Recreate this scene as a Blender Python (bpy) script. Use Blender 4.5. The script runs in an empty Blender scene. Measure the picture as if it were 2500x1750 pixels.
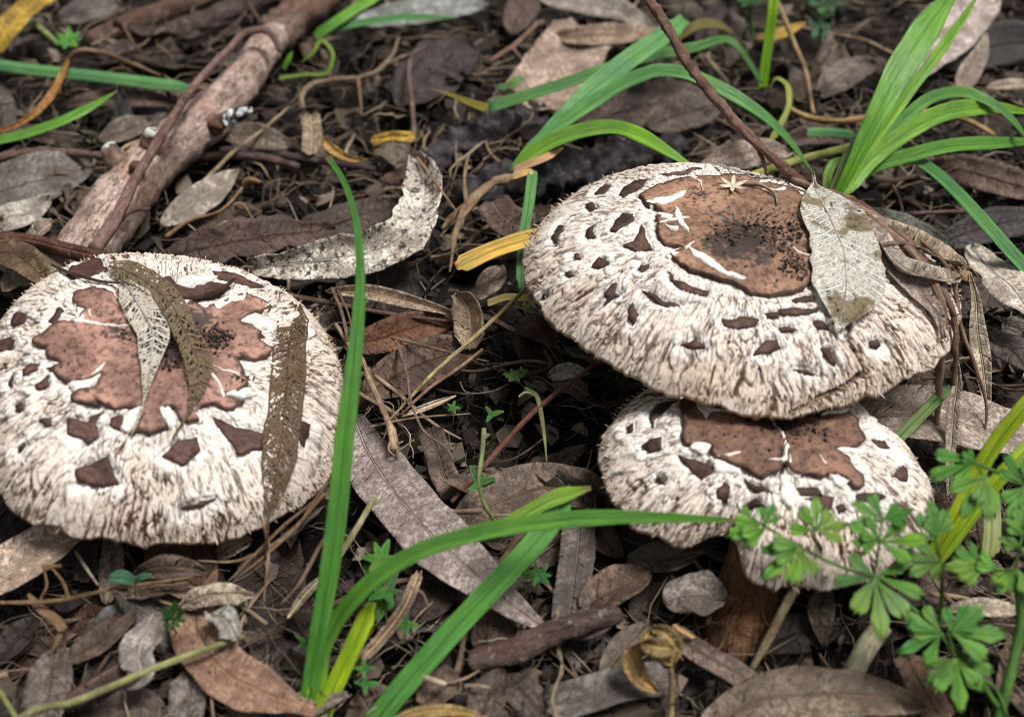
import bpy, math, random
import numpy as np
from mathutils import Vector, geometry

random.seed(11)
rng = np.random.default_rng(7)
SC = bpy.context.scene
COL = SC.collection
CM = 0.01                                   # everything below is measured in centimetres
rad = math.radians

# ------------------------------------------------------------------ camera
FPX, PITCH, DIST = 2680.0, rad(42), 42.0     # focal length in photo pixels, tilt, slant distance
CAM = np.array([0, -DIST * math.cos(PITCH), DIST * math.sin(PITCH)])
FW = np.array([0, math.cos(PITCH), -math.sin(PITCH)])
UP = np.array([0, math.sin(PITCH), math.cos(PITCH)])
RT = np.array([1.0, 0, 0])
cam_d = bpy.data.cameras.new('camera')
cam = bpy.data.objects.new('camera', cam_d)
COL.objects.link(cam)
cam.location = (CAM * CM).tolist()
cam.rotation_euler = (math.pi / 2 - PITCH, 0, 0)
cam_d.sensor_width = 36
cam_d.lens = 36 * FPX / 2500
cam_d.clip_start, cam_d.clip_end = 0.005, 100
cam_d.dof.use_dof = True
cam_d.dof.focus_distance = 0.37
cam_d.dof.aperture_fstop = 9
SC.camera = cam

# ------------------------------------------------------------------ daylight
SUN_EL, SUN_AZ = rad(70), rad(95)            # azimuth clockwise from +y (away from the camera)
wd = bpy.data.worlds.new('World')
SC.world = wd
wd.use_nodes = True
wn = wd.node_tree
bg = wn.nodes['Background']
sky = wn.nodes.new('ShaderNodeTexSky')
sky.sky_type = 'NISHITA'
sky.sun_disc = False
sky.sun_elevation = SUN_EL
sky.sun_rotation = SUN_AZ
sky.dust_density = 4
hs = wn.nodes.new('ShaderNodeHueSaturation')  # thin cloud: a paler, greyer sky
hs.inputs['Saturation'].default_value = 0.10
wn.links.new(sky.outputs[0], hs.inputs['Color'])
wn.links.new(hs.outputs[0], bg.inputs['Color'])
bg.inputs['Strength'].default_value = 0.052
sl = bpy.data.lights.new('sun', 'SUN')
sl.energy = 3.2
sl.angle = rad(20)
sl.color = (1.0, 0.975, 0.94)
sun = bpy.data.objects.new('sun', sl)
COL.objects.link(sun)
sd = Vector((math.sin(SUN_AZ) * math.cos(SUN_EL), math.cos(SUN_AZ) * math.cos(SUN_EL), math.sin(SUN_EL)))
sun.rotation_euler = sd.to_track_quat('Z', 'Y').to_euler()
sun.location = (0, 0, 2)
vs = SC.view_settings
vs.view_transform, vs.look, vs.exposure, vs.gamma = 'Standard', 'None', 0.48, 1.0
vs.use_curve_mapping = False
SC.cycles.filter_width = 1.0
SC.cycles.adaptive_threshold = 0.02
SC.cycles.max_bounces = 4
SC.cycles.transparent_max_bounces = 6


# ------------------------------------------------------------------ measuring
VIEWS = {'f': (1.0889, 0, 0), 'a': (.4978, 0, 560), 'b': (.5226, 1250, 360), 'c': (.5288, 1400, 900), 'd': (.5288, 600, 900),
         'e': (.392, 0, 1200), 't': (.4356, 0, 0), 'g': (.4356, 800, 0), 'h': (.4356, 1600, 0), 'i': (.4979, 700, 350), 'j': (.4666, 1900, 450)}


def at(px, py, z):
    r = FW + RT * (px - 1250) / FPX + UP * (875 - py) / FPX
    return CAM + r * (z - CAM[2]) / r[2]


def W(v, pts):
    s, ox, oy = VIEWS[v]
    return np.array([at(x * s + ox, y * s + oy, z) for x, y, z in pts])


def wid(v, w, p):                            # a width measured in a view, in cm at point p
    return w * VIEWS[v][0] * ((p - CAM) @ FW) / FPX


def proj(P):
    d = P - CAM
    t = d @ FW
    return np.stack([1250 + FPX * (d @ RT) / t, 875 - FPX * (d @ UP) / t], -1)


# ------------------------------------------------------------------ noise
def _h(ix, iy, iz, seed):
    n = (ix.astype(np.int64) * 374761393 + iy.astype(np.int64) * 668265263 + iz.astype(np.int64) * 2147483647 + seed * 974634777) & 0xFFFFFFFF
    n = ((n ^ (n >> 13)) * 1274126177) & 0xFFFFFFFF
    n = ((n ^ (n >> 16)) * 2246822519) & 0xFFFFFFFF
    return ((n ^ (n >> 15)) & 0xFFFFFF) / float(0xFFFFFF)


def noise(x, y, z=0.0, seed=0):
    x, y, z = np.broadcast_arrays(np.asarray(x, float), np.asarray(y, float), np.asarray(z, float))
    i, j, k = np.floor(x), np.floor(y), np.floor(z)
    a, b, c = x - i, y - j, z - k
    a, b, c = a * a * (3 - 2 * a), b * b * (3 - 2 * b), c * c * (3 - 2 * c)
    r = 0
    for di in (0, 1):
        for dj in (0, 1):
            for dk in (0, 1):
                w = (a if di else 1 - a) * (b if dj else 1 - b) * (c if dk else 1 - c)
                r = r + w * _h(i + di, j + dj, k + dk, seed)
    return r * 2 - 1


def fbm(x, y, z=0.0, seed=0, o=3):
    return sum(noise(np.asarray(x) * 2 ** i, np.asarray(y) * 2 ** i, np.asarray(z) * 2 ** i, seed + i) * .5 ** i for i in range(o))


def sst(a, b, x):
    t = np.clip((x - a) / (b - a), 0, 1)
    return t * t * (3 - 2 * t)


def gz(x, y):                                # height of the soil
    return 0.45 * fbm(np.asarray(x) * .22, np.asarray(y) * .22, 0, 5, 3) + .12 * fbm(np.asarray(x) * 1.1, np.asarray(y) * 1.1, 0, 9, 2)


# ------------------------------------------------------------------ objects
def tag(o, label=None, cat=None, group=None, kind=None):
    for k, v in (('label', label), ('category', cat), ('group', group), ('kind', kind)):
        if v:
            o[k] = v
    return o


def thing(name, label, cat, loc, group=None):
    o = bpy.data.objects.new(name, None)
    COL.objects.link(o)
    o.location = (np.asarray(loc) * CM).tolist()
    o.empty_display_size = .01
    return tag(o, label, cat, group)


def mesh(name, geo, mat, parent=None, col=None, spot=0.5, org=None):
    """geo = (verts in world cm, faces, {attribute: Nx3 array})"""
    v, f, at_ = geo
    v = np.asarray(v, float)
    if parent is not None:
        r = parent
        org = np.zeros(3)
        while r is not None:
            org = org + np.array(r.location) / CM
            r = r.parent
    elif org is None:
        org = np.array([v[:, 0].mean(), v[:, 1].mean(), v[:, 2].min()])
    me = bpy.data.meshes.new(name)
    lv = (v - org) * CM
    if isinstance(f, np.ndarray):
        nf, k = f.shape
        me.vertices.add(len(lv))
        me.vertices.foreach_set('co', lv.ravel())
        me.loops.add(nf * k)
        me.loops.foreach_set('vertex_index', f.ravel().astype(np.int32))
        me.polygons.add(nf)
        me.polygons.foreach_set('loop_start', np.arange(0, nf * k, k, dtype=np.int32))
        me.update(calc_edges=True)
    else:
        me.from_pydata(lv.tolist(), [], [tuple(int(i) for i in q) for q in f])
    me.polygons.foreach_set('use_smooth', np.ones(len(me.polygons), bool))
    for k, a in at_.items():
        A = me.attributes.new(k, 'FLOAT_VECTOR', 'POINT')
        A.data.foreach_set('vector', np.asarray(a, np.float32).ravel())
    me.materials.append(mat)
    o = bpy.data.objects.new(name, me)
    COL.objects.link(o)
    if parent is not None:
        o.parent = parent
    else:
        o.location = (org * CM).tolist()
    if col is not None:
        o.color = (col[0], col[1], col[2], spot)
    return o


def join(geos):
    V, Fs, A, n = [], [], {}, 0
    for v, f, a in geos:
        V.append(v)
        Fs += [tuple(i + n for i in q) for q in f]
        for k, x in a.items():
            A.setdefault(k, []).append(x)
        n += len(v)
    return np.concatenate(V), Fs, {k: np.concatenate(x) for k, x in A.items()}


def spline(P, n):
    P = np.asarray(P, float)
    if len(P) == 2:
        P = np.array([P[0], (P[0] + P[1]) / 2, P[1]])
    d = np.r_[0, np.cumsum(np.maximum(np.linalg.norm(np.diff(P, axis=0), axis=1), 1e-6))]
    m = np.gradient(P, d, axis=0)
    u = np.linspace(0, d[-1], n)
    k = np.clip(np.searchsorted(d, u, 'right') - 1, 0, len(d) - 2)
    h = (d[k + 1] - d[k])[:, None]
    t = ((u - d[k]) / (d[k + 1] - d[k]))[:, None]
    return ((2 * t ** 3 - 3 * t ** 2 + 1) * P[k] + (t ** 3 - 2 * t ** 2 + t) * h * m[k] + (-2 * t ** 3 + 3 * t ** 2) * P[k + 1] + (t ** 3 - t ** 2) * h * m[k + 1]), d[-1]


def nrm(a):
    return a / np.maximum(np.linalg.norm(a, axis=-1, keepdims=True), 1e-9)


def tube(P, r, n=None, sides=7, rough=0.0, seed=0, rf=3.0):
    P = np.asarray(P, float)
    n = n or max(6, len(P) * 5)
    c, L = spline(P, n)
    r = np.asarray(r, float) if np.ndim(r) else np.array([r, r], float)
    R = np.interp(np.linspace(0, 1, n), np.linspace(0, 1, len(r)), r)
    T = nrm(np.gradient(c, axis=0))
    ref = np.array([0.13, 0.29, 0.95]) if abs(T[n // 2, 2]) < .85 else np.array([.97, .2, .1])
    B = nrm(np.cross(T, ref))
    Nn = np.cross(B, T)
    a = np.arange(sides) * 2 * math.pi / sides
    rr = R[:, None] * np.ones(sides)[None]
    if rough:
        l = np.linspace(0, L, n)[:, None]
        rr = rr * (1 + rough * fbm(l * rf, np.cos(a)[None] * 1.5 + 3, np.sin(a)[None] * 1.5 + seed * 7.3, seed, 3))
    V = c[:, None] + rr[..., None] * (B[:, None] * np.cos(a)[None, :, None] + Nn[:, None] * np.sin(a)[None, :, None])
    uv = np.stack(np.broadcast_arrays(np.linspace(0, L, n)[:, None], np.cos(a)[None], np.sin(a)[None]), -1)
    F_ = [(i * sides + j, i * sides + (j + 1) % sides, (i + 1) * sides + (j + 1) % sides, (i + 1) * sides + j) for i in range(n - 1) for j in range(sides)]
    V = V.reshape(-1, 3)
    m = len(V)
    V = np.concatenate([V, [c[0] - T[0] * R[0] * .3], [c[-1] + T[-1] * R[-1] * .3]])
    uv = np.concatenate([uv.reshape(-1, 3), [[0, 0, 0]], [[L, 0, 0]]])
    F_ += [(m, (j + 1) % sides, j) for j in range(sides)] + [(m + 1, m - sides + j, m - sides + (j + 1) % sides) for j in range(sides)]
    return V, F_, {'lv': uv}


def solid(P, Nn, uv, th):
    """a sheet of points P (nu, nv, 3) given thickness th along Nn"""
    nu, nv = P.shape[:2]
    V = np.concatenate([(P + Nn * th / 2).reshape(-1, 3), (P - Nn * th / 2).reshape(-1, 3)])
    m = nu * nv
    F_ = []
    for i in range(nu - 1):
        for j in range(nv - 1):
            a = i * nv + j
            F_.append((a, a + nv, a + nv + 1, a + 1))
            F_.append((m + a, m + a + 1, m + a + nv + 1, m + a + nv))
    for i in range(nu - 1):
        a, b = i * nv, i * nv + nv - 1
        F_.append((a, m + a, m + a + nv, a + nv))
        F_.append((b, b + nv, m + b + nv, m + b))
    for j in range(nv - 1):
        a, b = j, (nu - 1) * nv + j
        F_.append((a, a + 1, m + a + 1, m + a))
        F_.append((b, m + b, m + b + 1, b + 1))
    u = uv.reshape(-1, 3)
    return V, F_, {'lv': np.concatenate([u, u])}


PROF = {
    'lance': lambda t: np.sin(np.pi * np.clip(t, 0, 1) ** .85) ** .8 * .97 + .03,
    'broad': lambda t: np.sin(np.pi * np.clip(t, 0, 1)) ** .55 * .95 + .05,
    'strip': lambda t: np.clip(np.minimum(t, 1 - t) * 14, .45, 1),
    'torn': lambda t: np.clip((1 - t) * 5, .3, 1) * np.clip(t * 3 + .35, 0, 1),
    'grass': lambda t: np.clip(t * 6 + .55, 0, 1) * np.clip((1 - t) * 3.2, .03, 1) ** .7,
    'blade': lambda t: np.clip(t * 8 + .7, 0, 1) * np.clip((1 - t) * 12, .5, 1),
    'taper': lambda t: 1 - .9 * t,
    'drop': lambda t: np.sin(np.pi * np.clip(t, 0, 1) ** .6) ** .8 * .96 + .04,
}


def ribbon(P, w, prof='lance', n=(0, -.25, 1), curl=.1, fold=0., wave=0., edge=.05, rough=0., th=.025, nu=26, nv=9, seed=0, twist=0.):
    c, L = spline(P, nu)
    t = np.linspace(0, 1, nu)
    Wd = (PROF[prof](t) if isinstance(prof, str) else prof(t)) * w
    T = nrm(np.gradient(c, axis=0))
    nn = np.broadcast_to(np.asarray(n, float), T.shape)
    B = nrm(np.cross(T, nn))
    Nn = np.cross(B, T)
    if twist:
        a = (twist * t)[:, None]
        B, Nn = B * np.cos(a) + Nn * np.sin(a), Nn * np.cos(a) - B * np.sin(a)
    v = np.linspace(-1, 1, nv)
    TT, VV = np.meshgrid(t, v, indexing='ij')
    e = 1 + edge * fbm(TT * L * 1.6, np.sign(VV) * 3, seed * 1.7, seed, 3) * np.abs(VV)
    x = VV * Wd[:, None] / 2 * e
    h = curl * w * VV ** 2 + fold * np.abs(x) + wave * w * np.sin(TT * L * 2.2 + seed) * VV * np.abs(VV)
    if rough:
        h = h + rough * fbm(TT * L * .9 + seed, VV * 1.3, seed * 3.1, seed + 3, 3)
    P3 = c[:, None] + B[:, None] * x[..., None] + Nn[:, None] * h[..., None]
    Ng = nrm(np.cross(np.gradient(P3, axis=1), np.gradient(P3, axis=0)))
    Ng = np.where(np.isfinite(Ng), Ng, Nn[:, None])
    return solid(P3, Ng, np.stack([TT * L, x, VV], -1), th)


# ------------------------------------------------------------------ materials
class NT:
    def __init__(s, name):
        s.m = bpy.data.materials.new(name)
        s.m.use_nodes = True
        s.t = s.m.node_tree
        s.b = s.t.nodes['Principled BSDF']
        s.out = s.t.nodes['Material Output']

    def n(s, ty, **kw):
        x = s.t.nodes.new('ShaderNode' + ty)
        for k, v in kw.items():
            setattr(x, k, v)
        return x

    def put(s, sock, v):
        if isinstance(v, bpy.types.NodeSocket):
            s.t.links.new(v, sock)
        elif isinstance(v, (tuple, list)):
            sock.default_value = (*v, 1) if len(v) == 3 and sock.type == 'RGBA' else v
        else:
            sock.default_value = v

    def math(s, op, a, b=0., c=0., clamp=False):
        x = s.n('Math', operation=op, use_clamp=clamp)
        for i, v in enumerate((a, b, c)):
            s.put(x.inputs[i], v)
        return x.outputs[0]

    def mix(s, f, a, b, mode='MIX'):
        x = s.n('Mix', data_type='RGBA', blend_type=mode)
        s.put(x.inputs[0], f)
        s.put(x.inputs[6], a)
        s.put(x.inputs[7], b)
        return x.outputs[2]

    def ramp(s, f, a, b, lo=0., hi=1.):
        x = s.n('MapRange', interpolation_type='SMOOTHSTEP')
        for i, v in enumerate((f, a, b, lo, hi)):
            s.put(x.inputs[i], v)
        return x.outputs[0]

    def attr(s, k):
        return s.n('Attribute', attribute_name=k).outputs['Vector']

    def xyz(s, v):
        x = s.n('SeparateXYZ')
        s.put(x.inputs[0], v)
        return x.outputs

    def vec(s, a, b, c=0.):
        x = s.n('CombineXYZ')
        for i, v in enumerate((a, b, c)):
            s.put(x.inputs[i], v)
        return x.outputs[0]

    def obj(s):                              # object space in cm, shifted per object
        tc = s.n('TexCoord').outputs['Object']
        r = s.n('ObjectInfo').outputs['Random']
        x = s.n('VectorMath', operation='MULTIPLY_ADD')
        s.put(x.inputs[0], tc)
        x.inputs[1].default_value = (100, 100, 100)
        k = s.math('MULTIPLY', r, 57.)
        s.put(x.inputs[2], s.vec(k, k, k))
        return x.outputs[0]

    def scl(s, v, k):
        x = s.n('VectorMath', operation='MULTIPLY')
        s.put(x.inputs[0], v)
        x.inputs[1].default_value = k
        return x.outputs[0]

    def noise(s, v, sc, det=4, ro=.6):
        x = s.n('TexNoise')
        s.put(x.inputs['Vector'], v)
        x.inputs['Scale'].default_value = sc
        x.inputs['Detail'].default_value = det
        x.inputs['Roughness'].default_value = ro
        return x.outputs['Fac']

    def vor(s, v, sc, feat='F1', rnd=1.):
        x = s.n('TexVoronoi', feature=feat)
        s.put(x.inputs['Vector'], v)
        x.inputs['Scale'].default_value = sc
        x.inputs['Randomness'].default_value = rnd
        return x.outputs['Distance']

    def bump(s, h, d, st=1.):
        x = s.n('Bump')
        x.inputs['Strength'].default_value = st
        x.inputs['Distance'].default_value = d * CM
        s.put(x.inputs['Height'], h)
        s.put(s.b.inputs['Normal'], x.outputs[0])

    def base(s, c, rough=.7, spec=.3):
        s.put(s.b.inputs['Base Color'], c)
        s.put(s.b.inputs['Roughness'], rough)
        s.put(s.b.inputs['Specular IOR Level'], spec)

    def ocol(s):
        x = s.n('ObjectInfo')
        return x.outputs['Color'], x.outputs['Alpha']


def m_leaf():
    s = NT('dry_leaf')
    c, a = s.ocol()
    o = s.obj()
    u, x, v = s.xyz(s.attr('lv'))
    n1 = s.noise(o, .9, 3, .65)
    n2 = s.noise(o, 5, 3, .8)
    k = s.mix(s.ramp(n1, .34, .66), s.mix(1., c, (.42, .36, .34), 'MULTIPLY'), s.mix(1., c, (1.35, 1.32, 1.3), 'MULTIPLY'))
    k = s.mix(s.ramp(n2, .44, .58, 0, .85), k, s.mix(1., c, (.40, .36, .35), 'MULTIPLY'))
    k = s.mix(s.ramp(s.noise(o, 13., 3, .7), .52, .62, 0, .5), k, s.mix(1., c, (.22, .2, .2), 'MULTIPLY'))
    ax = s.math('ABSOLUTE', x)
    # side veins leave the midrib at an angle
    ph = s.math('FRACT', s.math('ADD', s.math('MULTIPLY', s.math('SUBTRACT', u, s.math('MULTIPLY', ax, .75)), 2.6), s.math('MULTIPLY', n1, 2.2)))
    vein = s.ramp(s.math('ABSOLUTE', s.math('SUBTRACT', ph, .5)), .0, .13, 1, 0)
    mid = s.ramp(ax, .025, .06, 1, 0)
    net = s.ramp(s.vor(s.scl(o, (1, 1, .4)), 5.5, 'DISTANCE_TO_EDGE'), .0, .10, 1, 0)
    k = s.mix(s.math('MULTIPLY', vein, .22), k, s.mix(1., c, (1.6, 1.5, 1.4), 'MULTIPLY'))
    k = s.mix(s.math('MULTIPLY', net, .28), k, s.mix(1., c, (.35, .3, .28), 'MULTIPLY'))
    k = s.mix(s.math('MULTIPLY', mid, .6), k, s.mix(1., c, (1.5, 1.3, 1.1), 'MULTIPLY'))
    # blotches of rot and fungus specks
    sp = s.ramp(s.math('ADD', s.vor(o, 2.3), s.math('MULTIPLY', n2, .35)), .36, .30, 0, 1)
    k = s.mix(s.math('MULTIPLY', sp, a), k, (.06, .026, .014))
    sp2 = s.ramp(s.math('ADD', s.vor(o, 7.5), s.math('MULTIPLY', n1, .4)), .37, .32, 0, 1)
    k = s.mix(s.math('MULTIPLY', sp2, s.math('MULTIPLY', a, .9)), k, (.014, .011, .009))
    pale = s.ramp(s.noise(o, 2.1, 6, .75), .6, .7, 0, .5)
    k = s.mix(pale, k, s.mix(1., c, (2.1, 2.1, 2.0), 'MULTIPLY'))
    bad = s.math('MULTIPLY', s.ramp(s.noise(s.scl(o, (1, 1, .5)), 3.2, 5, .7), .54, .58), s.ramp(a, .85, .97), 0.)
    k = s.mix(bad, k, (.035, .027, .02))
    s.base(k, .62, .35)
    h = s.math('ADD', s.math('ADD', s.math('MULTIPLY', vein, .35), s.math('MULTIPLY', mid, .8)), s.math('MULTIPLY', n2, .9))
    s.bump(h, .08, 1.)
    return s.m


def m_skel():
    s = NT('leaf_skeleton')
    c, a = s.ocol()
    o = s.obj()
    u, x, v = s.xyz(s.attr('lv'))
    ax = s.math('ABSOLUTE', x)
    wob = s.math('MULTIPLY', s.noise(o, 3., 3, .6), .5)
    p = s.vec(s.math('ADD', s.math('SUBTRACT', u, s.math('MULTIPLY', ax, .7)), wob), s.math('ADD', s.math('MULTIPLY', x, 1.5), wob), 0.)
    net = s.vor(p, 6.0, 'DISTANCE_TO_EDGE')
    n1 = s.noise(o, 1.4, 5, .7)
    mesh_ = s.ramp(s.math('SUBTRACT', net, s.math('MULTIPLY', s.ramp(n1, .4, .62), .18)), .03, .09, 1, 0)
    ph = s.math('FRACT', s.math('MULTIPLY', s.math('SUBTRACT', u, s.math('MULTIPLY', ax, .9)), 3.6))
    lat = s.ramp(s.math('ABSOLUTE', s.math('SUBTRACT', ph, .5)), .08, .14, 1, 0)
    lam = s.ramp(s.math('ADD', n1, s.math('MULTIPLY', a, .5)), .70, .76, 0, 1)
    edge = s.ramp(s.math('ABSOLUTE', v), .9, .94, 0, 1)
    al = s.math('MAXIMUM', s.math('MAXIMUM', mesh_, lat), s.math('MAXIMUM', lam, edge))
    k = s.mix(s.math('MAXIMUM', lat, s.math('MULTIPLY', mesh_, .5)), s.mix(1., c, (.6, .55, .5), 'MULTIPLY'), s.mix(1., c, (1.35, 1.35, 1.35), 'MULTIPLY'))
    k = s.mix(s.ramp(n1, .35, .65, 0, .5), k, s.mix(1., c, (.4, .33, .25), 'MULTIPLY'))
    k = s.mix(s.math('MULTIPLY', s.ramp(s.noise(o, .75, 4, .6), .50, .58), s.ramp(a, .45, .6)), k, (.20, .155, .09))
    s.base(k, .7, .3)
    s.put(s.b.inputs['Alpha'], al)
    s.bump(s.math('ADD', mesh_, lat), .04)
    return s.m


def m_grass(name='grass_blade', trans=.3, streak=1.):
    s = NT(name)
    c, a = s.ocol()
    o = s.obj()
    u, x, v = s.xyz(s.attr('lv'))
    st = s.noise(s.vec(s.math('MULTIPLY', v, 9.), s.math('MULTIPLY', u, .25), 0.), 1.6, 3, .6)
    n1 = s.noise(o, .5, 3)
    k = s.mix(s.ramp(n1, .35, .68), s.mix(1., c, (.6, .7, .85), 'MULTIPLY'), s.mix(1., c, (1.35, 1.12, .7), 'MULTIPLY'))
    k = s.mix(s.ramp(st, .46, .56, 0, .75 * streak), k, s.mix(1., c, (2.2, 1.6, 2.4), 'MULTIPLY'))  # pale streaks: veins, with the blade's highlights put into the colour
    k = s.mix(s.ramp(s.noise(s.vec(s.math('MULTIPLY', v, 22.), s.math('MULTIPLY', u, .5), 4.), 1.5, 2, .6), .5, .62, 0, .5 * streak), k, s.mix(1., c, (.5, .62, .5), 'MULTIPLY'))
    mid = s.ramp(s.math('ABSOLUTE', v), .04, .12, 1, 0)
    k = s.mix(s.math('MULTIPLY', mid, .45), k, s.mix(1., c, (.55, .6, .5), 'MULTIPLY'))
    dots = s.ramp(s.math('ADD', s.vor(s.vec(s.math('MULTIPLY', u, .6), s.math('MULTIPLY', x, 1.6), 0.), 5.), s.math('MULTIPLY', n1, .25)), .24, .2, 0, .65)
    k = s.mix(dots, k, (.42, .52, .36))
    dry = s.ramp(s.math('ADD', u, s.math('MULTIPLY', n1, .6)), s.math('MULTIPLY', a, 60.), s.math('ADD', s.math('MULTIPLY', a, 60.), .5), 0, 1)
    k = s.mix(dry, k, (.36, .25, .13))
    s.base(k, .34, .55)
    s.bump(s.math('ADD', st, s.math('MULTIPLY', mid, -.6)), .05, 1.)
    tr = s.n('BsdfTranslucent')
    s.put(tr.inputs[0], s.mix(1., k, (1.3, 1.35, .5), 'MULTIPLY'))
    mx = s.n('MixShader')
    mx.inputs[0].default_value = trans
    s.t.links.new(s.b.outputs[0], mx.inputs[1])
    s.t.links.new(tr.outputs[0], mx.inputs[2])
    s.t.links.new(mx.outputs[0], s.out.inputs[0])
    return s.m


def m_bark(name, sc=(1, 2.5, 2.5), d=.08, lich=0.):
    s = NT(name)
    c, a = s.ocol()
    o = s.obj()
    lv = s.scl(s.attr('lv'), sc)
    n1 = s.noise(o, 1.1, 5, .65)
    n2 = s.noise(lv, 2.2, 5, .7)
    k = s.mix(s.ramp(n1, .3, .7), s.mix(1., c, (.5, .42, .38), 'MULTIPLY'), s.mix(1., c, (1.4, 1.35, 1.35), 'MULTIPLY'))
    k = s.mix(s.ramp(n2, .45, .7, 0, .7), k, s.mix(1., c, (.4, .34, .3), 'MULTIPLY'))
    big = s.noise(o, .35, 4, .6)
    k = s.mix(s.math('MULTIPLY', s.ramp(big, .5, .62, 0, .8), a), k, s.mix(1., c, (.9, .62, .5), 'MULTIPLY'))
    sp = s.ramp(s.math('ADD', s.vor(o, 5.), s.math('MULTIPLY', n1, .3)), .4, .34, 0, .8)
    k = s.mix(s.math('MULTIPLY', sp, a), k, (.03, .022, .018))
    crk = s.ramp(s.math('ABSOLUTE', s.math('SUBTRACT', s.noise(s.scl(s.attr('lv'), (.35, 3.2, 3.2)), 1.6, 4, .65), .5)), .0, .022, 1, 0)
    k = s.mix(s.math('MULTIPLY', crk, s.math('MULTIPLY', a, .85)), k, s.mix(1., c, (.25, .18, .15), 'MULTIPLY'))
    fine = s.noise(o, 11., 4, .75)
    k = s.mix(s.math('MULTIPLY', s.ramp(fine, .5, .62, 0, .7), a), k, s.mix(1., c, (.35, .3, .28), 'MULTIPLY'))
    pl = s.ramp(s.noise(o, 2.6, 6, .8), .56, .64, 0, .7)
    k = s.mix(s.math('MULTIPLY', pl, a), k, (.5, .43, .38))
    s.base(k, .75, .25)
    s.bump(s.math('ADD', s.math('ADD', n2, s.math('MULTIPLY', fine, .4)), s.math('SUBTRACT', s.math('MULTIPLY', n1, .5), s.math('MULTIPLY', crk, .5))), d)
    return s.m


def m_plain(name, rough=.8, sc=6., d=.04, var=.5):
    s = NT(name)
    c, a = s.ocol()
    o = s.obj()
    n = s.noise(o, sc, 5, .7)
    s.base(s.mix(s.ramp(n, .3, .7), s.mix(1., c, (var,) * 3, 'MULTIPLY'), s.mix(1., c, (1.3,) * 3, 'MULTIPLY')), rough, .3)
    s.bump(n, d)
    return s.m


def m_lichen():
    s = NT('lichen')
    c, a = s.ocol()
    o = s.obj()
    v = s.vor(o, 3.2)
    n = s.noise(o, 4., 5, .75)
    k = s.mix(s.ramp(s.math('ADD', v, s.math('MULTIPLY', n, .5)), .78, .92), c, (.05, .045, .045))
    s.base(k, .9, .2)
    s.bump(s.math('SUBTRACT', n, v), .15)
    return s.m


def m_cap():
    s = NT('shaggy_cap_skin')
    c = s.n('Attribute', attribute_name='pig').outputs['Color']
    o = s.obj()
    n = s.noise(o, 7., 4, .7)
    k = s.mix(s.ramp(n, .3, .7), s.mix(1., c, (.8, .78, .75), 'MULTIPLY'), s.mix(1., c, (1.12, 1.12, 1.12), 'MULTIPLY'))
    s.base(k, .8, .2)
    s.b.inputs['Subsurface Weight'].default_value = .0
    pol = s.scl(s.attr('pol'), (1, 1, 1))
    s.bump(s.math('ADD', s.noise(pol, 1., 4, .7), s.math('MULTIPLY', n, .6)), .03, .6)
    return s.m


def m_scale():
    s = NT('brown_cap_plate')
    c, a = s.ocol()
    o = s.obj()
    pol = s.attr('pol')
    e = s.xyz(s.attr('edge'))
    n0 = s.noise(o, .6, 4, .6)
    n1 = s.math('ADD', s.math('MULTIPLY', s.noise(pol, .9, 5, .7), .5), s.math('MULTIPLY', s.noise(o, 2.2, 5, .7), .5))
    n2 = s.noise(o, 5., 5, .75)
    k = s.mix(s.ramp(n1, .32, .68), s.mix(1., c, (.55, .48, .46), 'MULTIPLY'), s.mix(1., c, (1.5, 1.5, 1.5), 'MULTIPLY'))
    k = s.mix(s.ramp(n0, .45, .62, 0, .75), k, s.mix(1., c, (2.1, 2.1, 2.1), 'MULTIPLY'))
    k = s.mix(s.ramp(n2, .48, .62, 0, .8), k, s.mix(1., c, (.32, .27, .27), 'MULTIPLY'))
    sp = s.ramp(s.math('ADD', s.vor(o, 4.5), s.math('MULTIPLY', n0, .45)), .40, .35, 0, 1)
    k = s.mix(s.math('MULTIPLY', sp, a), k, (.02, .012, .01))
    k = s.mix(s.math('MULTIPLY', s.ramp(n1, .62, .7), .5), k, (.5, .34, .25))
    # worn, rotted middle of the disc (e.y) and the darker torn rim (e.x)
    k = s.mix(s.ramp(s.math('ADD', s.math('ADD', e[1], s.math('MULTIPLY', s.math('SUBTRACT', n2, .5), 1.1)), s.math('MULTIPLY', s.math('SUBTRACT', n0, .5), 2.4)), .45, .75, 0, .9), k, (.025, .016, .017))
    k = s.mix(s.ramp(e[0], .35, 1., 0, .85), k, (.045, .02, .015))
    s.base(k, .55, .4)
    s.bump(s.math('ADD', s.math('MULTIPLY', n1, 1.), s.math('MULTIPLY', n2, .8)), .07)
    return s.m


def m_soil():
    s = NT('damp_soil')
    o = s.obj()
    n1 = s.noise(o, .8, 6, .7)
    n2 = s.noise(o, 6, 5, .75)
    k = s.mix(s.ramp(n1, .3, .7), (.006, .0045, .004), (.026, .018, .014))
    k = s.mix(s.ramp(n2, .55, .75, 0, .7), k, (.045, .034, .027))
    s.base(k, .85, .2)
    s.bump(s.math('ADD', n1, n2), .35)
    return s.m


M = dict(leaf=m_leaf(), skel=m_skel(), grass=m_grass(), green=m_grass('green_leaflet', .25, .25), bark=m_bark('bark'), branch=m_bark('branch_bark', (.8, 1.6, 1.6), .18),
         dry=m_bark('dry_straw', (.5, 5, 5), .03), plain=m_plain('crumb'), lichen=m_lichen(), cap=m_cap(), plate=m_scale(), soil=m_soil(),
         stem=m_bark('mushroom_stem', (.5, 3, 3), .05), flesh=m_plain('white_flesh', .75, 5., .08, .7))

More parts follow.
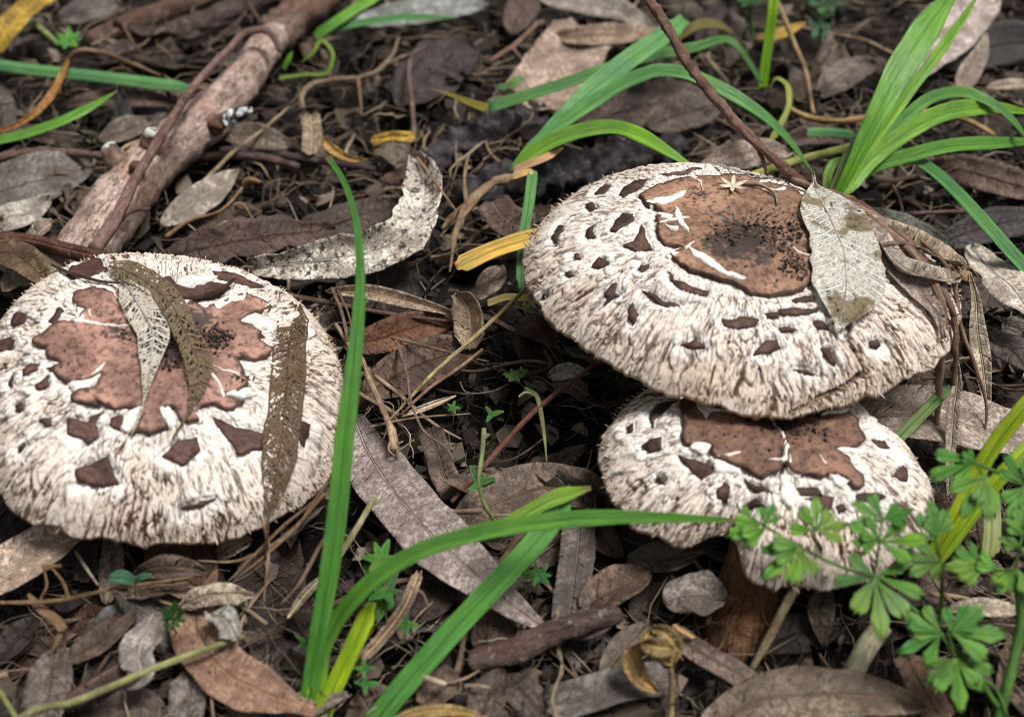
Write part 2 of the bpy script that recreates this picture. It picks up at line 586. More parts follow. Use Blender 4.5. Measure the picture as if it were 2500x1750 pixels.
# ------------------------------------------------------------------ ground
k = np.linspace(-1, 1, 261)
gx = np.sign(k) * (np.abs(k) * 45 + np.abs(k) ** 9 * 900)
X, Y = np.meshgrid(gx, gx + 8, indexing='ij')
Vg = np.stack([X, Y, gz(X, Y)], -1).reshape(-1, 3)
ii = (np.arange(260)[:, None] * 261 + np.arange(260)[None]).ravel()
g = mesh('ground', (Vg, np.stack([ii, ii + 261, ii + 262, ii + 1], -1), {}), M['soil'], org=np.zeros(3))
tag(g, 'dark damp soil under the leaf litter', 'ground', kind='structure')


# ------------------------------------------------------------------ mushrooms
class Cap:
    def __init__(s, q, H, dep, seed, notch=None, und=.06):
        s.q, s.H, s.dep, s.seed, s.notch, s.und = q, H, dep, seed, notch, und
        cx, sx, cy, sy = math.cos(q[3]), math.sin(q[3]), math.cos(q[4]), math.sin(q[4])
        s.M = np.array([[cy, 0, sy], [0, 1, 0], [-sy, 0, cy]]) @ np.array([[1, 0, 0], [0, cx, -sx], [0, sx, cx]])
        s.o = np.array(q[:3])

    def R(s, th):
        q = s.q
        r = q[5] + 0 * th
        for i in range(6, len(q), 2):
            n = (i - 6) // 2 + 2
            r = r + q[i] * np.cos(n * th) + q[i + 1] * np.sin(n * th)
        if s.notch:
            for a, w, d in s.notch:
                dd = np.abs((th - a + math.pi) % (2 * math.pi) - math.pi)
                r = r * (1 - d * np.exp(-(dd / w) ** 4))
        return r

    def zs(s, x, y):
        th = np.arctan2(y, x)
        t = np.clip(np.hypot(x, y) / s.R(th), 0, 1.15)
        z = s.H * (1 - .75 * t ** 2.2 - .25 * t ** 9) - s.dep * np.exp(-(t / .16) ** 2)
        return z + s.und * t * t * fbm(np.cos(th) * 2.2 + 5, np.sin(th) * 2.2, t * 1.5, s.seed, 2) + .05 * fbm(x * .8, y * .8, 0, s.seed + 4, 2)

    def nor(s, x, y):
        e = .05
        gx_ = (s.zs(x + e, y) - s.zs(x - e, y)) / (2 * e)
        gy_ = (s.zs(x, y + e) - s.zs(x, y - e)) / (2 * e)
        return nrm(np.stack([-gx_, -gy_, np.ones_like(gx_)], -1))

    def world(s, x, y, d=0.):
        x, y = np.asarray(x, float), np.asarray(y, float)
        L = np.stack([x, y, s.zs(x, y)], -1)
        if np.ndim(d) or d:
            L = L + s.nor(x, y) * np.asarray(d)[..., None]
        return L @ s.M.T + s.o

    def inv(s, v, pts):                      # photo points -> plan coordinates on the cap
        k, ox, oy = VIEWS[v]
        T = np.array([(p[0] * k + ox, p[1] * k + oy) for p in pts], float)
        w = np.array([at(a, b, s.o[2] + s.H * .7) for a, b in T]) - s.o
        P = (w @ s.M)[:, :2]
        for _ in range(14):
            f0 = proj(s.world(P[:, 0], P[:, 1]))
            fx = (proj(s.world(P[:, 0] + .01, P[:, 1])) - f0) / .01
            fy = (proj(s.world(P[:, 0], P[:, 1] + .01)) - f0) / .01
            r = T - f0
            det = fx[:, 0] * fy[:, 1] - fx[:, 1] * fy[:, 0]
            det = np.where(np.abs(det) < 200, np.sign(det) * 200 + (det == 0) * 200, det)
            dx = (r[:, 0] * fy[:, 1] - r[:, 1] * fy[:, 0]) / det
            dy = (fx[:, 0] * r[:, 1] - fx[:, 1] * r[:, 0]) / det
            P = P + np.clip(np.stack([dx, dy], -1), -.6, .6) * .8
            rr = np.hypot(P[:, 0], P[:, 1])
            lim = s.R(np.arctan2(P[:, 1], P[:, 0])) * 1.02
            P = P * np.minimum(1, lim / np.maximum(rr, 1e-6))[:, None]
        return P

    def invs(s, v, polys):
        P = s.inv(v, [p for q in polys for p in q])
        cut = np.cumsum([len(q) for q in polys])[:-1]
        return np.split(P, cut)

    def on(s, v, pts):
        P = s.inv(v, pts)
        return s.world(P[:, 0], P[:, 1], np.array([p[2] for p in pts], float))


def shingle(th, r, N, seed, asp=3.0):
    """overlapping fibre tufts pointing outwards: (height, pigment)"""
    u = th * N / (2 * math.pi)
    v = N / (2 * math.pi * asp) * np.log(np.maximum(r, .15))
    u = u + .9 * noise(u * .35, v * 1.5, 0, seed + 50)
    v = v + .3 * noise(u * .3, v * .9, 3, seed + 51)
    i0, j0 = np.floor(u), np.floor(v)
    best = np.zeros_like(u)
    sec = np.zeros_like(u)
    tip = np.zeros_like(u)
    for di in (-1, 0, 1):
        for dj in (-2, -1, 0, 1):
            i, j = i0 + di, j0 + dj
            im = np.mod(i, N)
            jx, jy, am, wd_ = (_h(im, j, im * 0 + q_, seed) for q_ in range(4))
            du = u - (i + .5 + (jx - .5) * .9)
            dv = v - (j + .5 + (jy - .5) * .9)
            wd_ = .45 + .5 * wd_
            e = dv + .55 * (du / wd_) ** 2 - .55          # < 0 inside the tuft
            h = (.45 + .55 * am) * np.clip(1 + e * .5, 0, 1) * sst(.12, -.06, e) * sst(1., .6, np.abs(du / wd_)) * sst(-1.5, -.6, dv)
            tp = sst(-.22, -.02, e) * sst(.14, .0, e)
            up = h > best
            tip = np.where(up, tp, tip)
            sec = np.maximum(sec, np.minimum(best, h))
            best = np.maximum(best, h)
    return best, np.maximum(tip * .55, sst(.10, .03, best - sec))


def pdist(P, Q):
    """distance of points P to the polyline Q"""
    d = np.full(len(P), 1e9)
    for a, b in zip(Q[:-1], Q[1:]):
        ab = b - a
        t = np.clip(((P - a) @ ab) / (ab @ ab + 1e-12), 0, 1)
        d = np.minimum(d, np.linalg.norm(P - a - t[:, None] * ab, axis=1))
    return d


def pdist2(P, Q):
    d = np.full(len(P), 9.)
    near = np.where(((P > Q.min(0) - .3) & (P < Q.max(0) + .3)).all(1))[0]
    d[near] = pdist(P[near], Q)
    return d


def build_cap(cap, root, cen, nr, nt, N, cracks=(), discs=(), warm=.5):
    th = np.linspace(0, 2 * math.pi, nt, endpoint=False)
    t = np.linspace(0, 1, nr) ** .85
    t[0] = .004
    T_, H_ = np.meshgrid(t, th, indexing='ij')
    ra = cap.R(H_) * (1 + .012 * fbm(np.cos(H_) * 9, np.sin(H_) * 9, 0, cap.seed + 9, 3) + .003 * noise(np.cos(H_) * 40, np.sin(H_) * 40, 0, cap.seed + 2)) * T_
    x, y = ra * np.cos(H_), ra * np.sin(H_)
    flat = np.stack([x.ravel(), y.ravel()], -1)
    h1, p1 = shingle(H_, ra, N, cap.seed)
    h2, p2 = shingle(H_ + .02, ra, int(N * 2.1), cap.seed + 20, 3.4)
    fine = fbm(np.cos(H_) * N * .5, np.sin(H_) * N * .5, ra * 1.3, cap.seed + 30, 3)
    big = fbm(x * .55, y * .55, 1, cap.seed + 33, 3)
    dd = np.full(x.shape, 9.)
    dd = dd.ravel()
    for Q in discs:
        near = np.where(((flat > Q.min(0) - .75) & (flat < Q.max(0) + .75)).all(1))[0]
        dd[near] = np.minimum(dd[near], pdist(flat[near], np.concatenate([Q, Q[:1]])))
    dd = dd.reshape(x.shape)
    tear = sst(.45, .05, dd)                                # torn white flesh round the plates
    rN = N * .36
    rid = noise(np.cos(H_) * rN + .8 * big, np.sin(H_) * rN, ra * 1.2 + .8 * h1, cap.seed + 70)
    rid2 = noise(np.cos(H_) * rN * 2.1, np.sin(H_) * rN * 2.1, ra * 1.8 + .6 * big, cap.seed + 71)
    line = np.maximum(sst(.13, .04, np.abs(rid)) * sst(-.5, .2, fbm(x * 1.4, y * 1.4, 6, cap.seed + 72, 2)), .9 * sst(.13, .03, np.abs(rid2)) * sst(-.3, .4, fbm(x * 1.6, y * 1.6, 8, cap.seed + 73, 2)))
    amp = .062 * (.55 + .7 * sst(.15, .9, T_)) * (1 + .4 * big) * sst(1.01, .93, T_) + .015
    d = amp * (h1 * 1. + h2 * .35 + fine * .2 - line * .75) + tear * .05 * fbm(x * 2.5, y * 2.5, 2, cap.seed + 40, 3) + .040 * np.exp(-((dd - .26) / .11) ** 2) * (.7 + .9 * fbm(x * 1.5, y * 1.5, 5, cap.seed + 41, 2)) - .06 * sst(.12, .02, dd)
    # pigment: cream flesh, tan outer zone, brown fibril tips
    patchy = sst(-.7, .25, fbm(x * 1.1, y * 1.1, 4, cap.seed + 60, 3))
    br = np.clip(1.0 * p1 * patchy + .5 * p2 * (1 - .4 * patchy) + .35 * sst(.22, .05, h1 + .3 * h2 + .25 * fine) + .95 * line, 0, 1)
    br = np.clip(br * 1.15, 0, 1) * (1 - .25 * tear) * (.8 + .2 * sst(-.6, .4, big))
    cream = np.array([.80, .72, .65])
    white = np.array([.85, .82, .79])
    tan = np.array([.57, .455, .36])
    brown = np.array([.08, .040, .022])
    zone = np.clip(sst(.55, 1., T_) * warm + .25 * big, 0, 1)[..., None]
    c = cream * (1 - zone) + tan * zone
    w_ = np.clip(tear * .7 + sst(.55, .95, h1) * .35, 0, 1)[..., None]
    c = c * (1 - w_) + white * w_
    b_ = br[..., None]
    c = c * (1 - b_) + brown * b_
    for Q, wd_, dp in cracks:
        cd = pdist2(flat + .05 * np.stack([noise(flat[:, 0] * 4, flat[:, 1] * 4, 0, 3), noise(flat[:, 0] * 4, flat[:, 1] * 4, 7, 3)], -1), Q).reshape(x.shape)
        s_ = sst(wd_, wd_ * .35, cd)
        d = d - dp * s_
        c = c * (1 - s_[..., None] * .9) + np.array([.05, .028, .02]) * s_[..., None] * .9
    for Q in discs:                                        # flesh stays low under the plates
        near = np.where(((flat > Q.min(0)) & (flat < Q.max(0))).all(1))[0]
        p_ = flat[near]
        ins = np.zeros(len(near), bool)
        for a_, b_ in zip(Q, np.roll(Q, -1, 0)):
            hit = (a_[1] > p_[:, 1]) != (b_[1] > p_[:, 1])
            ins ^= hit & (p_[:, 0] < (b_[0] - a_[0]) * (p_[:, 1] - a_[1]) / (b_[1] - a_[1] + 1e-12) + a_[0])
        dr = d.reshape(-1)
        dr[near[ins]] = -.04
        d = dr.reshape(x.shape)
    nn = cap.nor(x, y)
    L = np.stack([x, y, cap.zs(x, y)], -1) + nn * d[..., None]
    rings = [L]
    cols = [c]
    # ragged rim rolls under and the underside closes towards the stem
    for f_, dz in ((1.004, -.10), (.985, -.22), (.95, -.24), (.8, -.3), (.5, -.55), (.12, -.95)):
        xr, yr = x[-1] * f_, y[-1] * f_
        rings.append(np.stack([xr, yr, cap.zs(np.minimum(f_, 1) * x[-1], np.minimum(f_, 1) * y[-1]) + dz + .03 * noise(np.cos(th) * 60, np.sin(th) * 60, f_ * 9, 4)], -1)[None])
        cols.append((np.array([.42, .30, .19]) * (1 + .3 * noise(np.cos(th) * 50, np.sin(th) * 50, f_, 8))[:, None])[None])
    L = np.concatenate(rings)
    C_ = np.concatenate(cols)
    n_r = L.shape[0]
    HH = np.broadcast_to(th[None], (n_r, nt))
    rr = np.hypot(L[..., 0], L[..., 1])
    pol = np.stack([np.cos(HH) * 45, np.sin(HH) * 45, rr * 2.2], -1).reshape(-1, 3)
    Wd = L.reshape(-1, 3) @ cap.M.T + cap.o
    I, J = np.meshgrid(np.arange(n_r - 1), np.arange(nt), indexing='ij')
    a = (I * nt + J).ravel()
    b = (I * nt + (J + 1) % nt).ravel()
    F_ = np.stack([a, a + nt, b + nt, b], -1)
    return mesh('cap', (Wd, F_, {'pol': pol, 'pig': C_.reshape(-1, 3)}), M['cap'], root)


def build_fringe(cap, root, n, seed):
    r = np.random.default_rng(seed)
    V, F_, C_ = [], [], []
    for i in range(n):
        a = r.uniform(0, 6.283)
        R_ = float(cap.R(np.array(a)))
        t = r.uniform(.93, 1.0)
        L_ = r.uniform(.08, .28)
        p = np.array([R_ * t * math.cos(a), R_ * t * math.sin(a)])
        z = float(cap.zs(p[0], p[1]))
        d = np.array([math.cos(a + r.normal(0, .35)), math.sin(a + r.normal(0, .35)), r.uniform(-.5, .5)])
        sd_ = np.array([-d[1], d[0], 0]) * r.uniform(.012, .035)
        b = np.array([p[0], p[1], z + .01])
        k = len(V)
        m_ = b + d * L_ * .6 + (0, 0, .03)
        V += [b - sd_, b + sd_, m_ + sd_ * .6, m_ - sd_ * .6, b + d * L_ + r.normal(0, .02, 3), b + (0, 0, -.04)]
        F_ += [(k, k + 1, k + 2, k + 3), (k + 3, k + 2, k + 4), (k + 1, k, k + 5), (k + 5, k, k + 3, k + 4), (k + 1, k + 5, k + 4, k + 2)]
        c = np.array([(.55, .46, .34), (.38, .29, .19), (.2, .13, .08)])[r.integers(3)]
        C_ += [c] * 6
    V = np.array(V)
    return mesh('rim_fringe', (V @ cap.M.T + cap.o, F_, {'pig': np.array(C_), 'pol': V * 3}), M['cap'], root)


def build_gills(cap, root, n=110):
    V, F_ = [], []
    for i in range(n):
        a = 2 * math.pi * i / n
        r1 = float(cap.R(np.array(a))) * .96
        b = len(V)
        tt = np.linspace(1, .14, 9)
        zz = cap.zs(r1 * tt * math.cos(a), r1 * tt * math.sin(a))
        for t, z in zip(tt, zz.tolist()):
            x, y = r1 * t * math.cos(a), r1 * t * math.sin(a)
            up_ = -.2 - .55 * (1 - t)
            dn = up_ - .12 - .5 * math.sin(math.pi * min(1, (1 - t) / .86)) ** .7
            V += [(x, y, z + up_), (x, y, z + dn)]
        F_ += [(b + 2 * j, b + 2 * j + 2, b + 2 * j + 3, b + 2 * j + 1) for j in range(8)]
    V = np.array(V) @ cap.M.T + cap.o
    return mesh('gills', (V, F_, {}), M['plain'], root, (.45, .36, .26))


def dens(Q, step, jit, seed):
    out = []
    n = len(Q)
    for i in range(n):
        a, b = Q[i], Q[(i + 1) % n]
        m = max(1, int(np.linalg.norm(b - a) / step))
        for j in range(m):
            out.append(a + (b - a) * j / m)
    out = np.array(out)
    out = out + jit * np.stack([fbm(out[:, 0] * 3, out[:, 1] * 3, 0, seed, 3), fbm(out[:, 0] * 3, out[:, 1] * 3, 9, seed + 1, 3)], -1)
    return out


def plate(cap, root, Q, name, mat, col, off=.09, lift=.06, step=.13, grid=.2, spot=.5, seed=0, cen=None, jit=.06, wear=1.1):
    B = dens(Q, step, jit, seed)
    lo, hi = B.min(0), B.max(0)
    xs, ys = np.meshgrid(np.arange(lo[0], hi[0], grid), np.arange(lo[1], hi[1], grid))
    I_ = np.stack([xs.ravel(), ys.ravel()], -1) + rng.uniform(-.3, .3, (xs.size, 2)) * grid
    I_ = I_[pdist(I_, np.concatenate([B, B[:1]])) > grid * .45] if len(I_) else I_
    pts = [Vector(p) for p in np.concatenate([B, I_]).tolist()]
    n = len(B)
    vo, eo, fo, *_ = geometry.delaunay_2d_cdt(pts, [(i, (i + 1) % n) for i in range(n)], [list(range(n))], 1, 1e-5)
    if not fo:
        return None
    P = np.array([(v.x, v.y) for v in vo])
    ed = pdist(P, np.concatenate([B, B[:1]]))
    d = off + lift * np.exp(-ed / .16) * (1 + .8 * fbm(P[:, 0] * 2, P[:, 1] * 2, 0, seed + 5, 2)) + .03 * fbm(P[:, 0] * 3, P[:, 1] * 3, 2, seed, 3)
    top = cap.world(P[:, 0], P[:, 1], d)
    cnt = {}
    for f_ in fo:
        for i in range(len(f_)):
            e = (f_[i], f_[(i + 1) % len(f_)])
            cnt[tuple(sorted(e))] = e if tuple(sorted(e)) not in cnt else None
    bo = [e for e in cnt.values() if e]
    m = len(P)
    low = cap.world(P[:, 0], P[:, 1], np.full(m, -.12))
    used = sorted({i for e in bo for i in e})
    mp = {v: m + i for i, v in enumerate(used)}
    V = np.concatenate([top, low[used]])
    F_ = [tuple(f_) for f_ in fo] + [(b, a, mp[a], mp[b]) for a, b in bo]
    th = np.arctan2(P[:, 1], P[:, 0])
    r = np.hypot(P[:, 0], P[:, 1])
    pol = np.stack([np.cos(th) * 15, np.sin(th) * 15, r * 1.6], -1)
    eg = np.stack([np.exp(-ed / .07), np.exp(-((P - (0 if cen is None else cen)) ** 2).sum(1) / wear ** 2) if cen is not None else 0 * r, 0 * r], -1)
    ue = eg[used].copy()
    ue[:, 0] = 1
    return mesh(name, (V, F_, {'pol': np.concatenate([pol, pol[used]]), 'edge': np.concatenate([eg, ue])}), mat, root, col, spot)


def cracks_in(cap, root, Q, n, seed):
    """narrow cream splits running inwards from the edge of a central plate"""
    r = np.random.default_rng(seed)
    B = dens(Q, .05, .06, 7)
    c = B.mean(0)
    for i in r.integers(0, len(B), n):
        d = nrm(c - B[i] + r.normal(0, .5, 2))
        if cap.zs(*B[i]) < .2:
            continue
        L_ = r.uniform(.5, 1.5)
        w = np.array([-d[1], d[0]]) * r.uniform(.035, .085)
        bd = np.array([-d[1], d[0]]) * r.normal(0, .14)
        p = [B[i] - d * .1, B[i] + d * L_ * .35 + bd, B[i] + d * L_ * .7 + bd * .6, B[i] + d * L_]
        plate(cap, root, np.array([p[0] - w, p[0] + w, p[1] + w * .9, p[2] + w * .5, p[3], p[2] - w * .4, p[1] - w * .8]), 'flesh_strip', M['flesh'], (.78, .71, .63), .15, .0, .05, .1, .4, 90 + int(i), jit=.06)


def stem(cap, root, base, r0, r1, col, bend=(0, 0, 0)):
    top = cap.world(0., 0., -.5)
    base = np.asarray(base, float)
    P = np.array([base + (0, 0, -.8), base, base * .75 + top * .25, (base + top) / 2 + np.array(bend), top])
    return mesh('stem', tube(P, [r1 * 1.5, r1 * 1.35, r0 * 1.05, r0, r0 * 1.1], 30, 22, .06, 5, .9), M['stem'], root, col, .6)


QA = [-10.685, -6.529, 4.6, .150, .244, 5.578, .034, -.073, .052, 0, -.118, -.072]
QB = [7.259, -2.77, 5.995, -.003, .061, 6.469, .383, -.235, .199, .014, .205, -.001]
QC = [7.692, -8.585, 3.602, .019, .111, 4.767, .034, .024, -.097, -.333, .144, -.019]
CA, CB = Cap(QA, 2.2, .3, 101, und=.12), Cap(QB, 2.2, .35, 202, und=.12)
_c = Cap(QC, 1.8, .4, 303)
_n = _c.inv('c', [(690, 800)])[0]
CC = Cap(QC, 1.8, .4, 303, [(math.atan2(_n[1], _n[0]), .15, .24)], und=.3)

DISC_A = [(365, 340), (460, 298), (560, 325), (600, 290), (680, 330), (760, 300), (830, 345), (940, 372), (1010, 402), (1120, 350), (1190, 333), (1290, 362), (1330, 412), (1225, 420), (1175, 470), (1240, 480), (1290, 520), (1265, 560), (1335, 590), (1340, 620), (1240, 645), (1150, 655), (1190, 700), (1210, 760), (1150, 800), (1090, 815), (1190, 850), (1160, 900), (1090, 880), (1000, 870), (975, 905), (985, 940), (930, 950), (880, 935), (850, 880), (800, 880), (815, 980), (745, 1020), (640, 1000), (690, 935), (690, 885), (560, 880), (480, 850), (500, 880), (430, 872), (360, 830), (455, 775), (505, 715), (420, 755), (330, 755), (245, 695), (320, 650), (245, 640), (240, 600), (170, 580), (290, 465), (345, 475), (400, 470), (415, 405), (385, 400)]
PLATES_A = [[(775, 245), (830, 235), (870, 270), (940, 290), (1020, 260), (1110, 270), (1135, 290), (1060, 335), (960, 355), (870, 340), (810, 300)],
            [(340, 935), (420, 930), (480, 900), (510, 880), (475, 950), (485, 1020), (430, 1050), (340, 1010)],
            [(790, 1110), (850, 1060), (970, 1010), (990, 1080), (900, 1160), (830, 1140)],
            [(1040, 930), (1160, 970), (1300, 1000), (1300, 1070), (1160, 1110), (1130, 1050)],
            [(360, 1165), (440, 1160), (520, 1100), (590, 1250), (480, 1268), (370, 1250)],
            [(-30, 570), (40, 535), (85, 545), (60, 590), (-20, 605)], [(50, 470), (90, 410), (135, 420), (120, 470), (70, 490)],
            [(110, 690), (150, 650), (195, 650), (180, 690), (120, 715)], [(165, 770), (240, 720), (240, 770), (190, 790)],
            [(190, 940), (230, 930), (255, 970), (220, 980)], [(1480, 950), (1520, 960), (1520, 1020), (1480, 1060), (1460, 1000)],
            [(880, 1375), (960, 1335), (1060, 1320), (1000, 1355), (900, 1385)], [(1450, 450), (1490, 470), (1480, 560), (1450, 540)],
            [(1040, 205), (1200, 235), (1300, 290), (1230, 285), (1060, 240)], [(330, 225), (420, 190), (530, 205), (440, 240), (350, 245)],
            [(240, 450), (300, 385), (320, 400), (265, 470)], [(90, 1080), (120, 1035), (130, 1060), (100, 1100)],
            [(545, 920), (600, 910), (610, 935), (590, 985), (545, 955)], [(1180, 500), (1240, 490), (1300, 530), (1240, 535)],
            [(80, 860), (115, 850), (120, 890), (85, 895)], [(40, 760), (60, 720), (70, 740), (55, 780)]]
DISC_B = [(605, 235), (680, 195), (770, 180), (840, 150), (940, 150), (1050, 150), (1170, 165), (1290, 210), (1370, 260), (1412, 330), (1405, 450), (1395, 560), (1400, 650), (1300, 685), (1200, 705), (1110, 690), (1020, 650), (900, 610), (800, 560), (735, 510), (775, 480), (720, 460), (690, 420), (675, 350), (720, 330), (700, 300), (640, 285)]
PLATES_B = [[(480, 350), (520, 310), (570, 310), (575, 340), (490, 395), (470, 390)], [(520, 460), (575, 440), (610, 360), (630, 420), (655, 480), (580, 490)],
            [(340, 410), (365, 375), (385, 360), (375, 400), (390, 430), (355, 430)], [(190, 390), (230, 360), (245, 365), (220, 410), (210, 460), (190, 450)],
            [(345, 275), (370, 265), (400, 290), (365, 300)], [(370, 560), (415, 520), (460, 550), (410, 570)], [(580, 575), (600, 545), (650, 540), (640, 560), (610, 590)],
            [(725, 590), (760, 625), (850, 650), (915, 670), (910, 700), (850, 690), (780, 660), (735, 625)], [(615, 665), (650, 675), (700, 715), (800, 738), (720, 748), (660, 715)],
            [(430, 690), (470, 640), (490, 640), (480, 680), (500, 690), (430, 735), (445, 705)], [(540, 750), (560, 735), (590, 780), (570, 830), (545, 815)],
            [(245, 590), (270, 575), (300, 600), (265, 615)], [(980, 800), (1050, 800), (1160, 805), (1140, 835), (1050, 850), (985, 825)],
            [(1250, 765), (1350, 760), (1435, 750), (1430, 775), (1330, 790), (1260, 785)], [(1300, 710), (1360, 695), (1415, 700), (1410, 720), (1330, 725)],
            [(1250, 840), (1330, 845), (1320, 865), (1260, 865)], [(790, 925), (840, 895), (900, 920), (905, 945), (830, 945)],
            [(1135, 950), (1180, 905), (1240, 900), (1260, 940), (1200, 965), (1130, 970)], [(1450, 945), (1480, 940), (1510, 1000), (1500, 1030), (1470, 1000)],
            [(1665, 910), (1700, 895), (1720, 920), (1700, 950), (1670, 940)], [(500, 220), (560, 170), (635, 155), (590, 200), (520, 235)], [(385, 220), (430, 180), (470, 180), (430, 220)],
            [(1410, 815), (1450, 815), (1480, 840), (1430, 855)], [(690, 128), (800, 108), (900, 103), (820, 128), (720, 142)], [(1310, 1035), (1370, 1035), (1440, 1068), (1370, 1060)],
            [(1180, 780), (1240, 770), (1250, 800), (1190, 800)], [(145, 685), (165, 680), (165, 705), (150, 705)], [(290, 510), (315, 500), (320, 525), (295, 525)]]
DISC_C = [(500, 170), (520, 140), (620, 150), (720, 110), (900, 80), (1100, 110), (1240, 190), (1310, 260), (1340, 340), (1300, 370), (1210, 385), (1270, 420), (1290, 460), (1330, 500), (1330, 550), (1290, 560), (1200, 490), (1150, 520), (1080, 500), (1000, 490), (980, 450), (978, 350), (958, 350), (950, 480), (880, 510), (760, 460), (640, 420), (610, 390), (640, 370), (560, 350), (510, 350)]
PLATES_C = [[(490, 410), (560, 420), (620, 440), (640, 480), (590, 515), (530, 460)], [(310, 360), (350, 330), (410, 320), (405, 370), (350, 385)], [(245, 270), (275, 250), (275, 285), (250, 295)],
            [(660, 550), (690, 520), (710, 540), (700, 610), (665, 590)], [(380, 490), (410, 500), (420, 530), (395, 525)], [(1470, 500), (1520, 445), (1545, 480), (1535, 520)],
            [(1300, 580), (1380, 565), (1440, 600), (1390, 620), (1310, 610)], [(780, 620), (840, 600), (880, 640), (800, 650)], [(1060, 600), (1150, 580), (1200, 590), (1190, 650), (1130, 700), (1150, 620)],
            [(780, 500), (880, 540), (930, 580), (860, 570), (790, 530)], [(1030, 545), (1120, 555), (1140, 590), (1050, 590)], [(360, 200), (400, 170), (480, 150), (430, 190), (380, 230), (370, 270)],
            [(1210, 640), (1250, 630), (1260, 660), (1220, 670)], [(1370, 330), (1430, 330), (1460, 370), (1400, 360)]]
FLESH_A = [[(790, 880), (830, 865), (868, 965), (825, 990)], [(600, 985), (612, 915), (690, 880), (640, 1000)], [(370, 470), (385, 400), (418, 405), (410, 470)], [(1180, 460), (1235, 425), (1345, 470), (1350, 505), (1260, 480)], [(870, 265), (940, 240), (1060, 245), (1010, 262), (945, 292)], [(340, 775), (440, 745), (515, 705), (460, 775), (380, 815)], [(1100, 810), (1210, 790), (1260, 820), (1180, 840)], [(995, 410), (1100, 350), (1200, 345), (1120, 375), (1050, 405)]]
FLESH_B = [[(625, 268), (720, 245), (812, 222), (800, 242), (720, 275), (650, 292)], [(755, 290), (775, 300), (825, 412), (772, 365)], [(825, 482), (900, 515), (1000, 588), (1092, 625), (1030, 625), (930, 575), (850, 520)], [(676, 326), (752, 338), (745, 352), (690, 345)], [(715, 365), (740, 385), (770, 385), (765, 397), (735, 395)]]
FLESH_C = [[(590, 215), (555, 150), (620, 180), (715, 215), (645, 208), (612, 245)], [(1140, 232), (1200, 198), (1262, 195), (1262, 215)], [(960, 490), (1005, 540), (1038, 600), (1000, 650), (948, 610)], [(560, 345), (640, 370), (600, 400), (540, 372)], [(1200, 380), (1300, 375), (1290, 400), (1240, 395)], [(1170, 500), (1260, 520), (1230, 560), (1200, 540)], [(620, 425), (690, 440), (760, 475), (750, 505), (660, 480)]]
CRACK_B = [(1575, 810), (1572, 880), (1600, 960), (1640, 1050), (1560, 1110), (1470, 1155), (1390, 1200), (1300, 1240)]


def mushroom(label, cap, v, disc, plates, flesh, base, r0, r1, nr, nt, N, pc, cen, cracks=(), warm=.5, scol=(.13, .078, .045), bend=(0, 0, 0), wear=1.1, ncr=6):
    root = thing('shaggy_mushroom', label, 'mushroom', base, 'mushrooms in the leaf litter')
    Qd = cap.inv(v, disc)
    Qp = cap.invs(v, plates)
    cp = build_cap(cap, root, cen, nr, nt, N, [(cap.inv(v, c), w, d) for c, w, d in cracks], [Qd] + Qp, warm)
    cp['label'] = 'cream shaggy cap'
    o = plate(cap, root, Qd, 'central_plate', M['plate'], pc, .10, .08, .10, .16, .9, 7, cap.inv(v, [cen])[0], jit=.10, wear=wear)
    o['label'] = 'brown smooth central plate of the cap'
    for i, q in enumerate(Qp):
        k_ = .18 + .26 * random.random()
        plate(cap, root, q, 'scale', M['plate'], (pc[0] * k_, pc[1] * k_ * .85, pc[2] * k_ * .85), -.01, .05, .08, .14, .4, 20 + i)
    for i, q in enumerate(cap.invs(v, flesh)):
        plate(cap, root, q, 'flesh_strip', M['flesh'], (.80, .76, .69), .155, .0, .07, .12, .4, 50 + i, jit=.05)
    build_gills(cap, root)
    cracks_in(cap, root, Qd, ncr, cap.seed + 5)
    build_fringe(cap, root, 420, cap.seed)['kind'] = 'stuff'
    stem(cap, root, base, r0, r1, scol, bend)
    return root


mushroom('mushroom with skeleton leaves on its wide flat cap beside the fallen branch', CA, 'a', DISC_A, PLATES_A, FLESH_A, W('f', [(420, 1430, 0)])[0], .75, .95, 200, 1100, 145, (.235, .13, .10), (880, 590), warm=.45, wear=1.5, ncr=13, scol=(.075, .047, .03))
mushroom('largest mushroom with smooth chestnut centre and dry stalks draped over its edge', CB, 'b', DISC_B, PLATES_B, FLESH_B, (7.6, -.6, 0), .8, 1., 230, 1260, 170, (.215, .122, .076), (1100, 440), [(CRACK_B, .085, .22)], .6, bend=(.2, .8, 0), wear=1.9)
mushroom('split mushroom tucked under the rim of the largest cap, beside the ferny leaves', CC, 'c', DISC_C, PLATES_C, FLESH_C, W('c', [(745, 1330, 0)])[0], .72, .8, 175, 960, 130, (.15, .08, .052), (930, 200), [([(965, 340), (970, 420), (962, 500), (955, 560)], .07, .15)], .4, (.25, .135, .065))


# ------------------------------------------------------------------ builders for the litter and the plants
SEED = [100]


def nxt():
    SEED[0] += 1
    return SEED[0]


